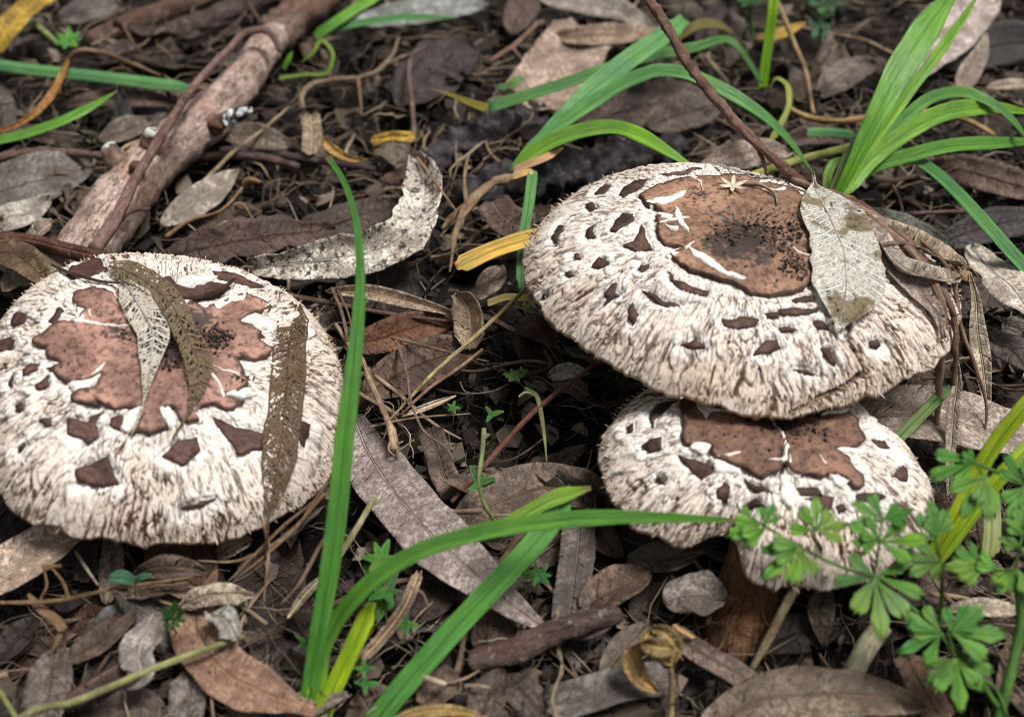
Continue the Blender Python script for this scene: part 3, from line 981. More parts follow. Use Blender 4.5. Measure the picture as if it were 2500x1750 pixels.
def leaf(name, label, v, pts, w, col, spot=.4, mat='leaf', midrib=True, P=None, group=None, mr=None, **kw):
    P = W(v, pts) if P is None else P
    wc = wid(v, w, P[len(P) // 2])
    kk = .58 if max(col) < .34 else .95
    col = (min(.8, col[0] * kk), min(.78, col[1] * kk * 1.03), min(.75, col[2] * kk * 1.03))
    kw.setdefault('seed', nxt())
    if not midrib:
        return tag(mesh(name, ribbon(P, wc, **kw), M[mat], None, col, spot), label, 'leaf', group)
    root = thing(name, label, 'leaf', (P[0][0], P[0][1], P[:, 2].min()), group)
    mesh('blade', ribbon(P, wc, **kw), M[mat], root, col, spot)
    n = np.asarray(kw.get('n', (0, -.25, 1)), float)
    c, L = spline(P, 24)
    if kw.get('rough'):
        t = np.linspace(0, 1, 24)
        c = c + nrm(n) * (kw['rough'] * fbm(t * L * .9 + kw['seed'], 0 * t, kw['seed'] * 3.1, kw['seed'] + 3, 3))[:, None]
    c = c + nrm(n) * (kw.get('th', .025) * .5 + .004)
    r = mr or min(.045, .022 + wc * .006)
    mesh('midrib', tube(c, [r, r * .8, r * .35], 24, 5), M['dry'], root, tuple(min(.6, q * 1.35) for q in col), .2)
    return root


def rod(name, label, v, pts, w, col, cat='twig', mat='bark', rough=.22, sides=8, spot=.5, P=None, group=None, rf=3., n=None, forks=(), fork_name='branchlet'):
    P = W(v, pts) if P is None else P
    w = w if np.ndim(w) else [w, w]
    r = [wid(v, q, P[len(P) // 2]) / 2 for q in w]
    n = n or max(12, int(np.linalg.norm(np.diff(P, axis=0), axis=1).sum() * 5))
    g_ = tube(P, r, n, sides, rough, nxt(), rf)
    if not forks:
        return tag(mesh(name, g_, M[mat], None, col, spot), label, cat, group)
    root = thing(name, label, cat, (P[0][0], P[0][1], P[:, 2].min()), group)
    mesh('shaft', g_, M[mat], root, col, spot)
    for fp, fw in forks:
        Q = W(v, fp)
        mesh(fork_name, tube(Q, [wid(v, fw, Q[0]) / 2, wid(v, fw, Q[0]) * .3], 14, 6, rough, nxt(), rf), M[mat], root, col, spot)
    return root


def tuft(label, blades, group=None, name='grass_tuft', cat='grass'):
    """blades: (view, points, width, colour, options)"""
    P0 = W(blades[0][0], blades[0][1])[0]
    root = thing(name, label, cat, (P0[0], P0[1], max(0, P0[2] - .3)), group)
    for v, pts, w, col, o in blades:
        o = dict(o)
        P = W(v, pts)
        tip = o.pop('tip', 1.)
        o.setdefault('prof', 'grass')
        o.setdefault('fold', .28)
        o.setdefault('curl', 0.)
        o.setdefault('edge', .03)
        o.setdefault('nu', 40)
        o.setdefault('n', (.1, -.55, .8))
        o.setdefault('seed', nxt())
        o.setdefault('th', .022)
        L = spline(P, 20)[1]
        mesh('blade', ribbon(P, wid(v, w * .86, P[len(P) // 2]), **o), M['grass'], root, (col[0] * 1.75, col[1] * 1.42, col[2] * 1.05), (tip * L if tip < 1 else 60) / 60.)
    return root


G_DEEP, G_MID, G_LIME, G_TEAL = (.045, .19, .03), (.075, .26, .035), (.17, .36, .02), (.06, .22, .085)
GREYB, MAUVE, TAN, PALE, PGREY = (.17, .125, .10), (.225, .175, .16), (.33, .23, .15), (.5, .41, .33), (.44, .41, .36)
RED, DARK, PURP, ORNG, YEL, BRN = (.19, .085, .05), (.055, .04, .033), (.115, .085, .085), (.42, .22, .06), (.55, .40, .08), (.22, .14, .085)
STRAW, STRAWD = (.42, .31, .19), (.22, .15, .095)
LEVEL = (0, -.15, 1)
FACE = (0, -.6, .8)

# ------------------------------------------------------------------ fallen branch and twigs at the back
P = W('t', [(330, 1620, 1.6), (430, 1470, 1.9), (640, 1180, 2.2), (800, 960, 2.4), (1080, 730, 2.6), (1340, 480, 2.7), (1510, 240, 2.6), (1545, 205, 2.55)])
br = thing('fallen_branch', 'thick smooth pinkish-brown branch with broken knobs lying behind the the leaf-strewn cap', 'branch', (P[0][0], P[0][1], .5))
wb = [wid('t', q, P[3]) / 2 for q in (270, 280, 285, 270, 250, 225, 205, 190)]
mesh('limb', tube(P, [q * 1.06 for q in wb], 130, 44, .09, 3, 2.2), M['branch'], br, (.55, .44, .38), .75)
P2 = W('t', [(1535, 230, 2.4), (1580, 170, 2.3), (1660, 90, 2.2), (1760, 10, 2.1), (1900, -120, 2.)])
mesh('limb', tube(P2, [wid('t', 95, P2[0]), wid('t', 105, P2[0]), wid('t', 80, P2[0])], 24, 22, .22, 8, 1.5), M['branch'], br, (.24, .17, .13), .8)
for pts, w0, tipw in (([(690, 940, 3.0), (640, 880, 3.6), (605, 820, 4.1)], 160, 85), ([(870, 860, 3.0), (840, 790, 3.7), (845, 740, 4.2)], 130, 70)):
    Q = W('t', pts)
    kb = mesh('knob', tube(Q, [wid('t', w0, Q[0]) / 2, wid('t', w0 * .8, Q[0]) / 2, wid('t', tipw, Q[0]) / 2], 14, 14, .25, nxt(), 3), M['branch'], br, (.33, .24, .19), .6)
    Q2 = np.array([Q[-1] - (Q[-1] - Q[-2]) * .15, Q[-1] + (Q[-1] - Q[-2]) * .12])
    mesh('lichen_crust', tube(Q2, [wid('t', tipw * .56, Q[0]), wid('t', tipw * .4, Q[0])], 8, 10, .35, nxt(), 6), M['lichen'], kb, (.55, .55, .5))
Q = W('t', [(1200, 700, 2.9), (1270, 670, 3.5), (1350, 640, 3.8), (1420, 625, 3.9)])
st = mesh('side_stub', tube(Q, [wid('t', 65, Q[0]), wid('t', 42, Q[0]), wid('t', 36, Q[0]), wid('t', 20, Q[0])], 18, 14, .2, nxt(), 3), M['branch'], br, (.30, .19, .14), .5)
st['label'] = 'broken side stub crusted with white lichen'
Q = W('t', [(1275, 668, 3.52), (1350, 638, 3.85), (1415, 622, 3.95)])
mesh('lichen_crust', tube(Q, [wid('t', 44, Q[0]), wid('t', 40, Q[0]), wid('t', 22, Q[0])], 30, 18, .45, nxt(), 5), M['lichen'], st, (.62, .64, .64))
mesh('splinter', tube(W('t', [(1410, 625, 3.9), (1460, 615, 4.1), (1510, 618, 4.2)]), [.13, .05], 10, 6, .4, nxt(), 6), M['bark'], st, (.09, .05, .04))
for px, py, rr in ((800, 970, .5), (1225, 735, .4)):
    c_ = W('t', [(px, py, 3.0)])[0] + np.array([0, -.45, .55])
    mesh('bark_scar', tube(np.array([c_ + (-.25, .05, -.18), c_, c_ + (.3, .02, -.15)]), [rr * .35, rr * .55, rr * .3], 10, 9, .5, nxt(), 3), M['branch'], br, (.22, .13, .09), .9)
mesh('split_line', tube(W('t', [(560, 1400, 4.0), (640, 1270, 4.15), (760, 1180, 4.2), (840, 1170, 4.0)]), [.12, .05], 20, 6, .5, nxt(), 4), M['bark'], br, (.14, .075, .06))

rod('vine_twig', 'thin mauve-brown twig running up along the thick branch and hooking over its end', 't', [(530, 1400, 4.15), (640, 1240, 4.4), (740, 1040, 4.6), (900, 770, 4.7), (1100, 470, 4.6), (1290, 270, 4.5), (1400, 175, 4.5), (1480, 170, 4.5), (1540, 220, 4.3), (1570, 290, 3.8)], [62, 50, 46, 42, 40, 38], (.25, .165, .14), rf=2, rough=.16, sides=10)
rod('dead_twig', 'smooth mauve twig ending against the lichen-tipped knob of the branch', 't', [(-60, 900, 1.9), (120, 862, 2.0), (300, 850, 2.2), (460, 862, 2.4), (590, 875, 2.6)], [46, 52, 44, 40], (.22, .15, .13))
rod('dead_twig', 'mauve twig poking out under the right side of the branch', 't', [(1110, 880, 1.6), (1300, 870, 1.7), (1500, 890, 1.8), (1670, 935, 1.9)], [50, 56, 46, 40], (.16, .11, .10))
rod('dead_twig', 'darker forked twig behind the mauve one beside the branch', 't', [(1240, 845, 1.3), (1480, 850, 1.4), (1650, 880, 1.5), (1900, 920, 1.5), (2100, 950, 1.5)], [46, 50, 46, 30], (.10, .07, .075))
leaf('bark_strip', 'long reddish strip of bark resting across the lower end of the branch', 't', [(-80, 1315, 3.4), (150, 1345, 3.7), (380, 1400, 4.0), (620, 1450, 4.3)], 90, (.20, .085, .06), .6, prof='strip', curl=-.35, rough=.1, nv=7, midrib=False, n=FACE)
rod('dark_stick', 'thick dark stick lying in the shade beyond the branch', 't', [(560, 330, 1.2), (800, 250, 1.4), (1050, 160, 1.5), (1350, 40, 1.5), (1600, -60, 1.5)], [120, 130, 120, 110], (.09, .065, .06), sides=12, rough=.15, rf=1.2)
rod('dark_stick', 'upper dark stick lying parallel beyond the thick dark one', 't', [(500, 240, 1.2), (700, 150, 1.3), (950, 60, 1.4), (1250, -50, 1.4)], [110, 120, 100], (.13, .085, .065), sides=12, rough=.15, rf=1.2)
rod('dead_twig', 'bare forked twig standing above the dark sticks', 't', [(1160, 260, 2.2), (1330, 130, 2.6), (1390, 60, 3.0)], 24, (.15, .1, .085), forks=[([(1390, 10, 3.2), (1430, 80, 3.2), (1490, 150, 3.2)], 34), ([(1330, 130, 2.6), (1350, 190, 2.4)], 14)])
rod('dead_twig', 'thin upright dry twig between the green whorl and the dark sticks', 't', [(860, 360, 1.5), (760, 260, 2.4), (690, 140, 3.2)], 18, STRAWD)
rod('orange_bud_stalk', 'thin dry stalk with a little orange husk beside the branch', 't', [(930, 1330, 1.4), (1060, 1240, 2.0), (1240, 1180, 2.4), (1370, 1040, 2.9)], [26, 18, 14], (.42, .27, .14), cat='stalk', mat='dry', forks=[([(1370, 1040, 2.9), (1390, 1010, 3.2), (1460, 1020, 3.3)], 44), ([(1400, 1010, 3.2), (1390, 965, 3.6)], 14), ([(1430, 1010, 3.2), (1440, 970, 3.6)], 14), ([(1240, 1180, 2.4), (1350, 1140, 2.3), (1420, 1230, 2.)], 12)], fork_name='husk_piece')
rod('dead_twig', 'fine pale stem crossing the litter from under the branch to the upper grass', 't', [(1050, 1100, 1.8), (1180, 980, 2.0), (1300, 860, 2.1), (1460, 740, 2.1), (1620, 600, 2.)], [26, 22, 16], (.34, .28, .18), mat='dry')

# ------------------------------------------------------------------ leaves behind and beside the branch
leaf('dead_leaf', 'broad crumpled grey leaf beside the thick branch', 't', [(-180, 1130, 1.6), (50, 1060, 1.9), (300, 980, 2.0), (520, 900, 1.8)], 330, (.30, .27, .24), .6, prof='broad', rough=.22, curl=.1, n=FACE)
leaf('dead_leaf', 'pale mottled leaf tip under the crumpled grey leaf', 't', [(-120, 1280, 1.8), (60, 1230, 2.0), (280, 1120, 2.0)], 170, PGREY, .6, prof='broad', rough=.2, n=FACE)
leaf('dead_leaf', 'small bleached wood-coloured leaf scrap above the reddish bark strip', 't', [(150, 1380, 2.4), (230, 1290, 3.0), (300, 1240, 3.2)], 110, PALE, .2, prof='torn', rough=.08, midrib=False)
leaf('dead_leaf', 'brown netted leaf at the bottom edge of the bark strip', 't', [(-120, 1400, 3.6), (60, 1420, 3.8), (180, 1500, 3.8), (270, 1600, 3.4)], 190, (.26, .17, .10), .6, prof='broad', rough=.15)
leaf('dead_leaf', 'pale tan leaf wedged between the netted leaf and the leaf-strewn cap', 't', [(20, 1640, 2.6), (130, 1530, 3.0), (380, 1480, 3.2), (470, 1490, 3.0)], 190, (.38, .30, .23), .4, prof='broad', rough=.1)
leaf('dead_leaf', 'grey dry leaf leaning against the right flank of the branch', 't', [(900, 1270, 1.6), (1050, 1170, 1.9), (1200, 1060, 2.1), (1330, 960, 2.0)], 190, (.40, .35, .29), .45, prof='lance', rough=.12, n=FACE)
leaf('dead_leaf', 'tan leaf behind the lichen-crusted stub', 't', [(1230, 750, 1.6), (1400, 760, 1.8), (1630, 830, 1.7)], 150, (.33, .27, .21), .5, prof='broad', rough=.12, n=FACE)
leaf('dead_leaf', 'small cream leaf between the branch foot and the dark red leaf', 't', [(1190, 1290, 1.8), (1290, 1280, 2.0), (1430, 1300, 1.9)], 90, PALE, .4, prof='lance', rough=.08, n=FACE)
leaf('dead_leaf', 'dark reddish leaf with ragged upper edge just behind the leaf-strewn cap', 't', [(900, 1460, 2.2), (1150, 1390, 2.5), (1500, 1330, 2.6), (1880, 1290, 2.4)], 230, (.17, .10, .085), .7, prof='broad', rough=.14, edge=.3, n=FACE)
leaf('dead_leaf', 'pale brown leaf under the knobs of the branch', 't', [(560, 800, 1.6), (700, 730, 1.8), (850, 680, 1.8)], 150, (.30, .24, .19), .5, prof='broad', rough=.15, n=FACE)
leaf('dead_leaf', 'long brown leaf under the teal blade', 't', [(350, 600, 1.4), (560, 560, 1.6), (820, 560, 1.7), (1050, 590, 1.5)], 110, (.18, .12, .09), .5, prof='lance', rough=.15, n=FACE)
leaf('dead_leaf', 'blurred grey leaf above the green whorl', 't', [(330, 110, 1.5), (480, 60, 1.8), (660, 30, 1.6)], 150, (.28, .25, .23), .6, prof='broad', rough=.2, n=FACE)
leaf('yellow_leaf', 'yellowing broad blade drooping in the far corner past the whorl', 't', [(-60, 300, 2.2), (30, 180, 3.0), (140, 60, 3.4), (320, -60, 3.4)], 150, (.46, .30, .04), .7, prof='strip', rough=.08, n=FACE, midrib=False)
leaf('orange_leaf', 'withered orange-brown grass leaf hanging under the green whorl', 't', [(395, 320, 3.2), (350, 430, 3.1), (290, 540, 3.0), (200, 640, 2.6), (60, 720, 2.2), (-80, 760, 2.)], 50, (.36, .18, .05), .5, prof='lance', curl=.25, n=FACE, midrib=False)
rod('dry_stalk', 'bent tan stem arching from the orange leaf to the branch', 't', [(395, 330, 3.2), (430, 290, 3.6), (560, 295, 3.4), (720, 350, 2.8), (900, 425, 2.2)], [26, 28, 24, 16], (.27, .19, .12), cat='stem', mat='dry')
tuft('long teal grass blade lying behind the upper end of the branch', [('t', [(-80, 350, 2.6), (150, 385, 2.7), (350, 405, 2.7), (700, 445, 2.6), (1100, 495, 2.4)], 82, G_TEAL, {'prof': 'blade', 'n': FACE, 'fold': -.35})], name='lone_grass')
tuft('short bright grass blade pointing at the twig beside the branch', [('t', [(-80, 795, 2.4), (80, 770, 2.7), (300, 700, 3.1), (480, 620, 3.3), (660, 510, 3.4)], 66, G_MID, {'n': FACE, 'tip': .95})], name='lone_grass')
tuft('two bright grass blades springing beside the top end of the branch', [('t', [(1760, 215, 2.0), (1850, 150, 2.6), (2000, 50, 3.2), (2200, -60, 3.6)], 70, G_MID, {'n': FACE}), ('t', [(1770, 215, 2.0), (1900, 160, 2.4), (2100, 120, 2.8), (2300, 100, 2.9), (2560, 100, 2.8)], 52, G_TEAL, {'n': FACE})])
tuft('thin curled grass loop beside the branch end', [('t', [(1590, 390, 2.0), (1620, 330, 2.5), (1640, 290, 2.8)], 34, G_MID, {'n': FACE}), ('t', [(1560, 440, 1.7), (1700, 420, 1.9), (1845, 395, 2.4), (1865, 300, 3.0), (1800, 230, 3.4), (1760, 290, 3.0), (1690, 350, 2.4)], 24, (.12, .28, .05), {'n': FACE, 'prof': 'blade'})])

# ------------------------------------------------------------------ litter in the middle distance
leaf('dead_leaf', 'big dark purple leaf in the shade beside the upper grass tuft', 'g', [(420, 640, 1.3), (520, 480, 1.6), (660, 350, 1.8), (820, 260, 1.6)], 330, (.085, .06, .06), .5, prof='broad', rough=.3, n=FACE)
leaf('dead_leaf', 'broad pale pinkish leaf standing behind the upper grass tuft', 'g', [(1120, 620, 1.7), (1260, 430, 2.1), (1370, 290, 2.4), (1440, 150, 2.5)], 370, (.42, .31, .25), .5, prof='strip', rough=.16, n=FACE)
leaf('dead_leaf', 'tan leaf end jutting right from the broad pinkish leaf', 'g', [(1230, 220, 2.7), (1450, 200, 2.9), (1700, 190, 2.8), (1900, 170, 2.6)], 130, (.36, .26, .18), .5, prof='lance', rough=.12, n=FACE)
leaf('dead_leaf', 'pale grey leaf at the back above the pinkish leaf', 'g', [(1180, -10, 2.0), (1400, 20, 2.4), (1620, 60, 2.6), (1850, 190, 2.4)], 150, (.46, .41, .36), .4, prof='lance', rough=.1, n=FACE)
leaf('dead_leaf', 'blue-grey blurred leaf behind the long pale blade', 'g', [(150, 130, 1.4), (350, 90, 1.7), (600, 50, 1.8), (900, 20, 1.6)], 170, (.33, .36, .34), .5, prof='broad', rough=.2, n=FACE)
leaf('dead_leaf', 'dull brown upright leaf in the blurred background centre', 'g', [(1020, 200, 1.3), (1080, 80, 1.9), (1120, -60, 2.3)], 190, (.17, .11, .09), .6, prof='broad', rough=.2, n=FACE)
leaf('dead_leaf', 'brown mottled leaf behind the arching blade, over the largest cap', 'g', [(1400, 720, 1.5), (1650, 630, 1.8), (1900, 570, 1.9), (2150, 560, 1.7)], 260, (.21, .15, .125), .8, prof='broad', rough=.2, n=FACE)
P = W('g', [(760, 1130, 1.2), (1050, 1040, 1.6), (1400, 960, 1.7), (1700, 900, 1.6), (2000, 850, 1.4)])
rod('rotten_bark', 'blackened rough piece of rotten wood under the upper grass tuft', 'g', None, [200, 230, 240, 210, 150], (.045, .042, .047), cat='wood', P=P, sides=40, rough=.5, rf=2.2, n=110, spot=.3)
rod('rotten_bark', 'blackish bark slab between the purple leaf and the pinkish leaf', 'g', None, [170, 210, 150], (.065, .058, .066), cat='wood', P=W('g', [(560, 930, 1.), (800, 810, 1.2), (1200, 640, 1.2)]), sides=36, rough=.5, rf=2.2, n=90, spot=.3)
leaf('dead_leaf', 'reddish-brown straight bark scrap below the broken green stalk', 'g', [(920, 1130, 2.4), (1000, 1230, 2.4), (1150, 1300, 2.3)], 190, (.30, .20, .16), .4, prof='strip', rough=.06, midrib=False, n=FACE)
leaf('dead_leaf', 'curled white leaf riddled with black specks between the branch and largest cap', 'i', [(-170, 610, 2.3), (60, 590, 2.7), (270, 560, 3.0), (450, 520, 3.2), (590, 440, 3.5), (660, 320, 3.9), (670, 180, 4.2), (640, 70, 4.3)], 205, (.74, .69, .60), .95, prof=lambda t: np.clip(.35 + t * 2.2, 0, 1) * np.clip((1 - t) * 4 + .3, 0, 1), rough=.14, curl=.22, n=(-.1, -.75, .65), edge=.14, nu=44, nv=13)
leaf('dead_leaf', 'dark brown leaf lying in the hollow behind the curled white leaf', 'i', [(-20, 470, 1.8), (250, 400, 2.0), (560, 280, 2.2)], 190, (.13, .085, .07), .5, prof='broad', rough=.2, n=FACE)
leaf('dead_leaf', 'narrow leaf with pale rolled edge lying below the curled white leaf', 'i', [(200, 730, 2.4), (400, 735, 2.7), (600, 780, 2.8), (860, 850, 2.6)], 78, (.45, .34, .25), .45, prof='lance', curl=.35, n=FACE)
rod('dead_twig', 'straight thin twig running under the narrow rolled leaf', 'i', [(-60, 735, 2.5), (200, 780, 2.7), (500, 835, 2.7), (850, 878, 2.5)], [30, 24, 18], (.22, .15, .12))
leaf('dead_leaf', 'orange-brown leaf shred beside the leaf-strewn cap', 'i', [(280, 1000, 2.0), (480, 950, 2.3), (640, 900, 2.4), (820, 880, 2.2)], 170, (.30, .14, .075), .6, prof='broad', rough=.16, n=FACE)
leaf('dead_leaf', 'brown decayed leaf below the orange-brown shred', 'i', [(370, 1240, 1.8), (560, 1130, 2.0), (760, 1050, 2.1), (920, 1000, 2.)], 250, (.20, .125, .085), .8, prof='broad', rough=.22, n=FACE)
leaf('dead_leaf', 'small folded tan leaf standing upright between the two large caps', 'i', [(900, 1010, 2.2), (905, 900, 2.8), (890, 800, 3.3), (835, 730, 3.6)], 150, (.38, .28, .19), .5, prof='torn', fold=.4, rough=.08, n=(-.2, -.9, .3))
leaf('dead_leaf', 'crumbly grey-tan leaf behind the folded tan leaf', 'i', [(930, 760, 2.0), (1000, 680, 2.4), (1050, 610, 2.5)], 120, (.34, .27, .21), .6, prof='broad', rough=.2, n=FACE)
leaf('yellow_grass', 'short yellow grass blade with brown end touching the largest cap', 'i', [(1260, 455, 4.0), (1150, 480, 4.1), (1000, 530, 4.0), (830, 610, 3.7)], 86, (.62, .48, .09), 1.0, mat='grass', prof='strip', curl=.18, n=FACE, midrib=False)
rod('frayed_straw', 'frayed brown straw hanging from the foot of the upper grass tuft', 'i', [(1150, 160, 4.3), (1020, 190, 4.2), (900, 290, 4.0), (840, 400, 3.8), (800, 630, 3.2)], [30, 60, 48, 30, 10], (.32, .23, .14), cat='straw', mat='dry', rough=.5, forks=[([(880, 300, 4.), (870, 180, 4.4), (890, 60, 4.6)], 26), ([(900, 290, 4.), (830, 340, 3.7), (760, 420, 3.3)], 44), ([(850, 380, 3.9), (890, 330, 4.0), (960, 230, 4.0)], 20)], fork_name='fibre')
rod('straw', 'pale stiff straw leaning on the speckled end of the curled white leaf', 'i', [(640, 70, 4.5), (720, 180, 4.6), (800, 290, 4.2), (830, 330, 4.0)], [16, 14, 8], STRAW, cat='straw', mat='dry')
rod('straw', 'long greenish straw sloping from the largest cap down to the frayed stalk', 'i', [(1190, 695, 4.2), (1050, 830, 3.9), (880, 985, 3.5), (760, 1090, 3.1), (500, 1360, 2.7)], [20, 22, 20, 12], (.46, .40, .20), cat='straw', mat='dry')
rod('straw', 'brown straw lying beside the long greenish one', 'i', [(960, 1010, 2.9), (860, 1090, 2.9), (700, 1200, 2.7), (560, 1330, 2.5)], [16, 20, 12], (.34, .23, .14), cat='straw', mat='dry')
rod('straw', 'nearly level straw across the frayed stalk tip and the dark gap', 'i', [(405, 1390, 2.4), (600, 1350, 2.6), (900, 1325, 2.6)], [14, 12, 6], (.40, .29, .18), cat='straw', mat='dry')
rod('frayed_stalk', 'pale dry stalk with frayed lower end beside the tall grass blade', 'i', [(370, 1050, 3.4), (410, 1170, 3.3), (470, 1300, 3.1), (520, 1440, 2.9), (530, 1500, 2.7)], [22, 26, 30, 50], (.46, .35, .23), cat='stalk', mat='dry', rough=.3, forks=[([(515, 1440, 2.9), (540, 1500, 2.7), (545, 1540, 2.6)], 16), ([(515, 1440, 2.9), (550, 1470, 2.9), (570, 1460, 2.9)], 12), ([(515, 1440, 2.9), (505, 1510, 2.8), (530, 1530, 2.7)], 14)], fork_name='fibre')
rod('wiry_stem', 'wiry grey stem drooping in a curve over the dark gap', 'i', [(545, 980, 2.7), (590, 1140, 3.0), (620, 1300, 3.2), (680, 1420, 3.0), (780, 1490, 2.7), (825, 1560, 2.4)], [18, 16, 14, 8], (.26, .21, .17), cat='stem', mat='dry', rough=.1)
rod('wiry_stem', 'fine brown stem lying across the decayed brown leaf', 'i', [(510, 950, 2.7), (650, 985, 2.8), (820, 1030, 2.8), (990, 1070, 2.6)], [14, 14, 8], (.36, .26, .17), cat='stem', mat='dry', rough=.1)
rod('dead_twig', 'pair of crossing dry stems standing at the back edge of the leaf-strewn cap', 'i', [(220, 710, 3.2), (270, 830, 3.2), (300, 970, 3.0)], [18, 20, 14], (.30, .21, .15), forks=[([(250, 720, 3.2), (300, 830, 3.2), (325, 920, 3.)], 16)])
rod('wiry_stem', 'bent grey stem in the shaded hollow under the largest cap', 'i', [(850, 1170, 2.4), (880, 1220, 2.5), (990, 1220, 2.5), (1090, 1180, 2.4)], 9, (.20, .17, .14), cat='stem', mat='dry', rough=.1)
rod('reddish_twig', 'slender reddish twig sloping up to the rim of the largest cap', 'd', [(950, 615, 2.0), (1100, 450, 2.6), (1330, 200, 3.4), (1600, -10, 4.2), (1680, -70, 4.5)], [20, 25, 24, 22], (.27, .14, .10), rough=.14)
leaf('dead_leaf', 'pale ragged leaf edge in shade under the largest cap', 'd', [(1400, 40, 2.2), (1480, 10, 2.6), (1590, 20, 2.6)], 80, PGREY, .4, prof='lance', rough=.12, n=FACE, midrib=False)
leaf('dead_leaf', 'small grey leaf in shade beside the reddish twig', 'd', [(1420, 70, 2.), (1510, 80, 2.3), (1580, 130, 2.2)], 90, (.26, .22, .19), .4, prof='torn', rough=.12, n=FACE, midrib=False)
leaf('bleached_scrap', 'bleached sliver of leaf beside the fork of crossing straws', 'd', [(720, 220, 2.4), (850, 170, 2.7), (970, 125, 2.6)], 34, (.5, .42, .33), .2, prof='lance', n=FACE, midrib=False)
tuft('broken flat green stalk bent down behind the yellow blade', [('i', [(1110, 165, 4.6), (1170, 145, 4.8), (1210, 140, 4.8)], 36, (.40, .42, .20), {'prof': 'blade', 'n': FACE}), ('i', [(1207, 135, 4.8), (1190, 280, 4.4), (1160, 470, 3.6), (1150, 720, 2.6)], 62, G_TEAL, {'prof': 'blade', 'n': (0, -.85, .5), 'fold': .15})], name='grass_stalk')
tuft('pale flat shoot tucked under the left rim of the largest cap', [('i', [(985, 785, 2.4), (1080, 755, 2.8), (1190, 765, 3.0)], 42, (.30, .36, .14), {'prof': 'blade', 'n': FACE}), ('i', [(1160, 810, 2.6), (1220, 765, 3.0)], 26, (.24, .36, .12), {'prof': 'blade', 'n': FACE})], name='grass_shoot')

# ------------------------------------------------------------------ grass behind the largest cap
tuft('grass tuft with broad arching blades leaning toward the largest cap', [
    ('g', [(1020, 960, 3.6), (1180, 790, 4.3), (1400, 580, 5.0), (1700, 330, 5.6), (1860, 220, 5.8), (2000, 110, 5.9)], 135, G_TEAL, {'prof': lambda t: np.clip(t * 2.2 + .12, 0, 1) * np.clip((1 - t) * 14, .7, 1), 'fold': .2}),
    ('g', [(1040, 950, 3.6), (1250, 740, 4.5), (1480, 580, 5.2), (1700, 450, 5.8), (1850, 400, 6.1), (1960, 405, 6.1), (2160, 480, 5.8), (2400, 620, 5.2), (2560, 760, 4.8), (2720, 970, 4.2)], 92, (.055, .22, .06), {}),
    ('g', [(1050, 945, 3.6), (1180, 840, 4.3), (1350, 760, 5.0), (1600, 718, 5.5), (1760, 770, 5.6), (1900, 850, 5.4), (2080, 960, 5.0)], 105, (.10, .30, .04), {'fold': .32}),
    ('g', [(1040, 960, 3.6), (1110, 930, 3.9), (1210, 890, 4.2), (1320, 830, 4.3)], 50, (.40, .36, .20), {'n': FACE})])
tuft('dark spotted grass blade crossing low behind the arching tuft', [
    ('g', [(2430, 470, 2.8), (2350, 330, 3.6), (2270, 235, 4.2), (2050, 270, 4.2), (1700, 345, 4.0), (1300, 480, 3.8), (1080, 550, 3.5), (900, 605, 3.2)], 78, (.045, .17, .05), {'prof': lambda t: np.clip(t * 2 + .3, 0, 1), 'n': FACE}),
    ('g', [(890, 610, 3.2), (780, 570, 3.2), (680, 530, 3.1), (575, 495, 3.0)], 62, (.14, .17, .03), {'n': FACE, 'prof': 'taper', 'tip': .7})], name='lone_grass')
tuft('grass tuft with dark upright blades springing beside the rough twig', [
    ('h', [(1000, 1130, 3.8), (1100, 930, 5.0), (1210, 700, 6.2), (1400, 340, 7.8), (1620, 20, 9.0), (1760, -160, 9.6)], 190, (.06, .23, .02), {'prof': lambda t: np.clip(t * 1.6 + .25, 0, 1) * np.clip((1 - t) * 3, .2, 1)}),
    ('h', [(1040, 1090, 3.8), (1200, 830, 5.0), (1420, 520, 6.4), (1600, 280, 7.4), (1820, -40, 8.4)], 72, (.09, .28, .02), {}),
    ('h', [(1050, 1080, 3.8), (1240, 830, 4.8), (1420, 640, 5.6), (1560, 545, 6.0), (1720, 520, 6.1), (1900, 590, 5.9), (2130, 830, 5.0)], 80, (.06, .22, .05), {'n': FACE}),
    ('h', [(1030, 1100, 3.8), (1200, 900, 4.6), (1440, 720, 5.4), (1620, 635, 5.7), (1850, 605, 5.7), (2150, 640, 5.3)], 120, (.08, .25, .02), {'n': FACE}),
    ('h', [(1050, 1070, 3.7), (1200, 945, 4.2), (1400, 880, 4.7), (1620, 825, 5.0), (1900, 805, 4.9), (2200, 790, 4.6)], 95, (.055, .21, .03), {'n': FACE}),
    ('h', [(960, 1080, 3.7), (965, 990, 4.2), (1000, 915, 4.5), (1050, 880, 4.6)], 60, (.10, .26, .05), {'n': FACE}),
    ('h', [(990, 1110, 3.7), (1050, 950, 4.4), (1110, 790, 4.8)], 70, (.16, .26, .10), {'n': FACE}),
    ('h', [(1280, 830, 3.6), (1420, 880, 4.2), (1560, 965, 4.5), (1780, 1180, 4.4), (1940, 1360, 4.0), (2180, 1620, 3.2)], 92, (.05, .20, .07), {'n': FACE, 'prof': 'blade'})])
tuft('upright yellow-green blade in front of the blurred background plants', [('h', [(600, 500, 2.4), (610, 400, 3.2), (635, 220, 4.6), (665, -20, 6.4), (680, -120, 7.0)], 66, (.13, .36, .02), {'prof': 'blade'}), ('h', [(640, 800, 2.0), (700, 700, 2.6), (750, 560, 3.2), (720, 460, 3.6), (680, 440, 3.7), (640, 500, 3.2)], 36, (.20, .33, .08), {'n': FACE})])
tuft('torn pale-edged piece of grass blade beside the upright tuft', [('h', [(850, 740, 3.2), (980, 740, 3.3), (1120, 755, 3.2)], 66, G_TEAL, {'prof': 'blade', 'fold': -.3, 'n': FACE})], name='lone_grass')
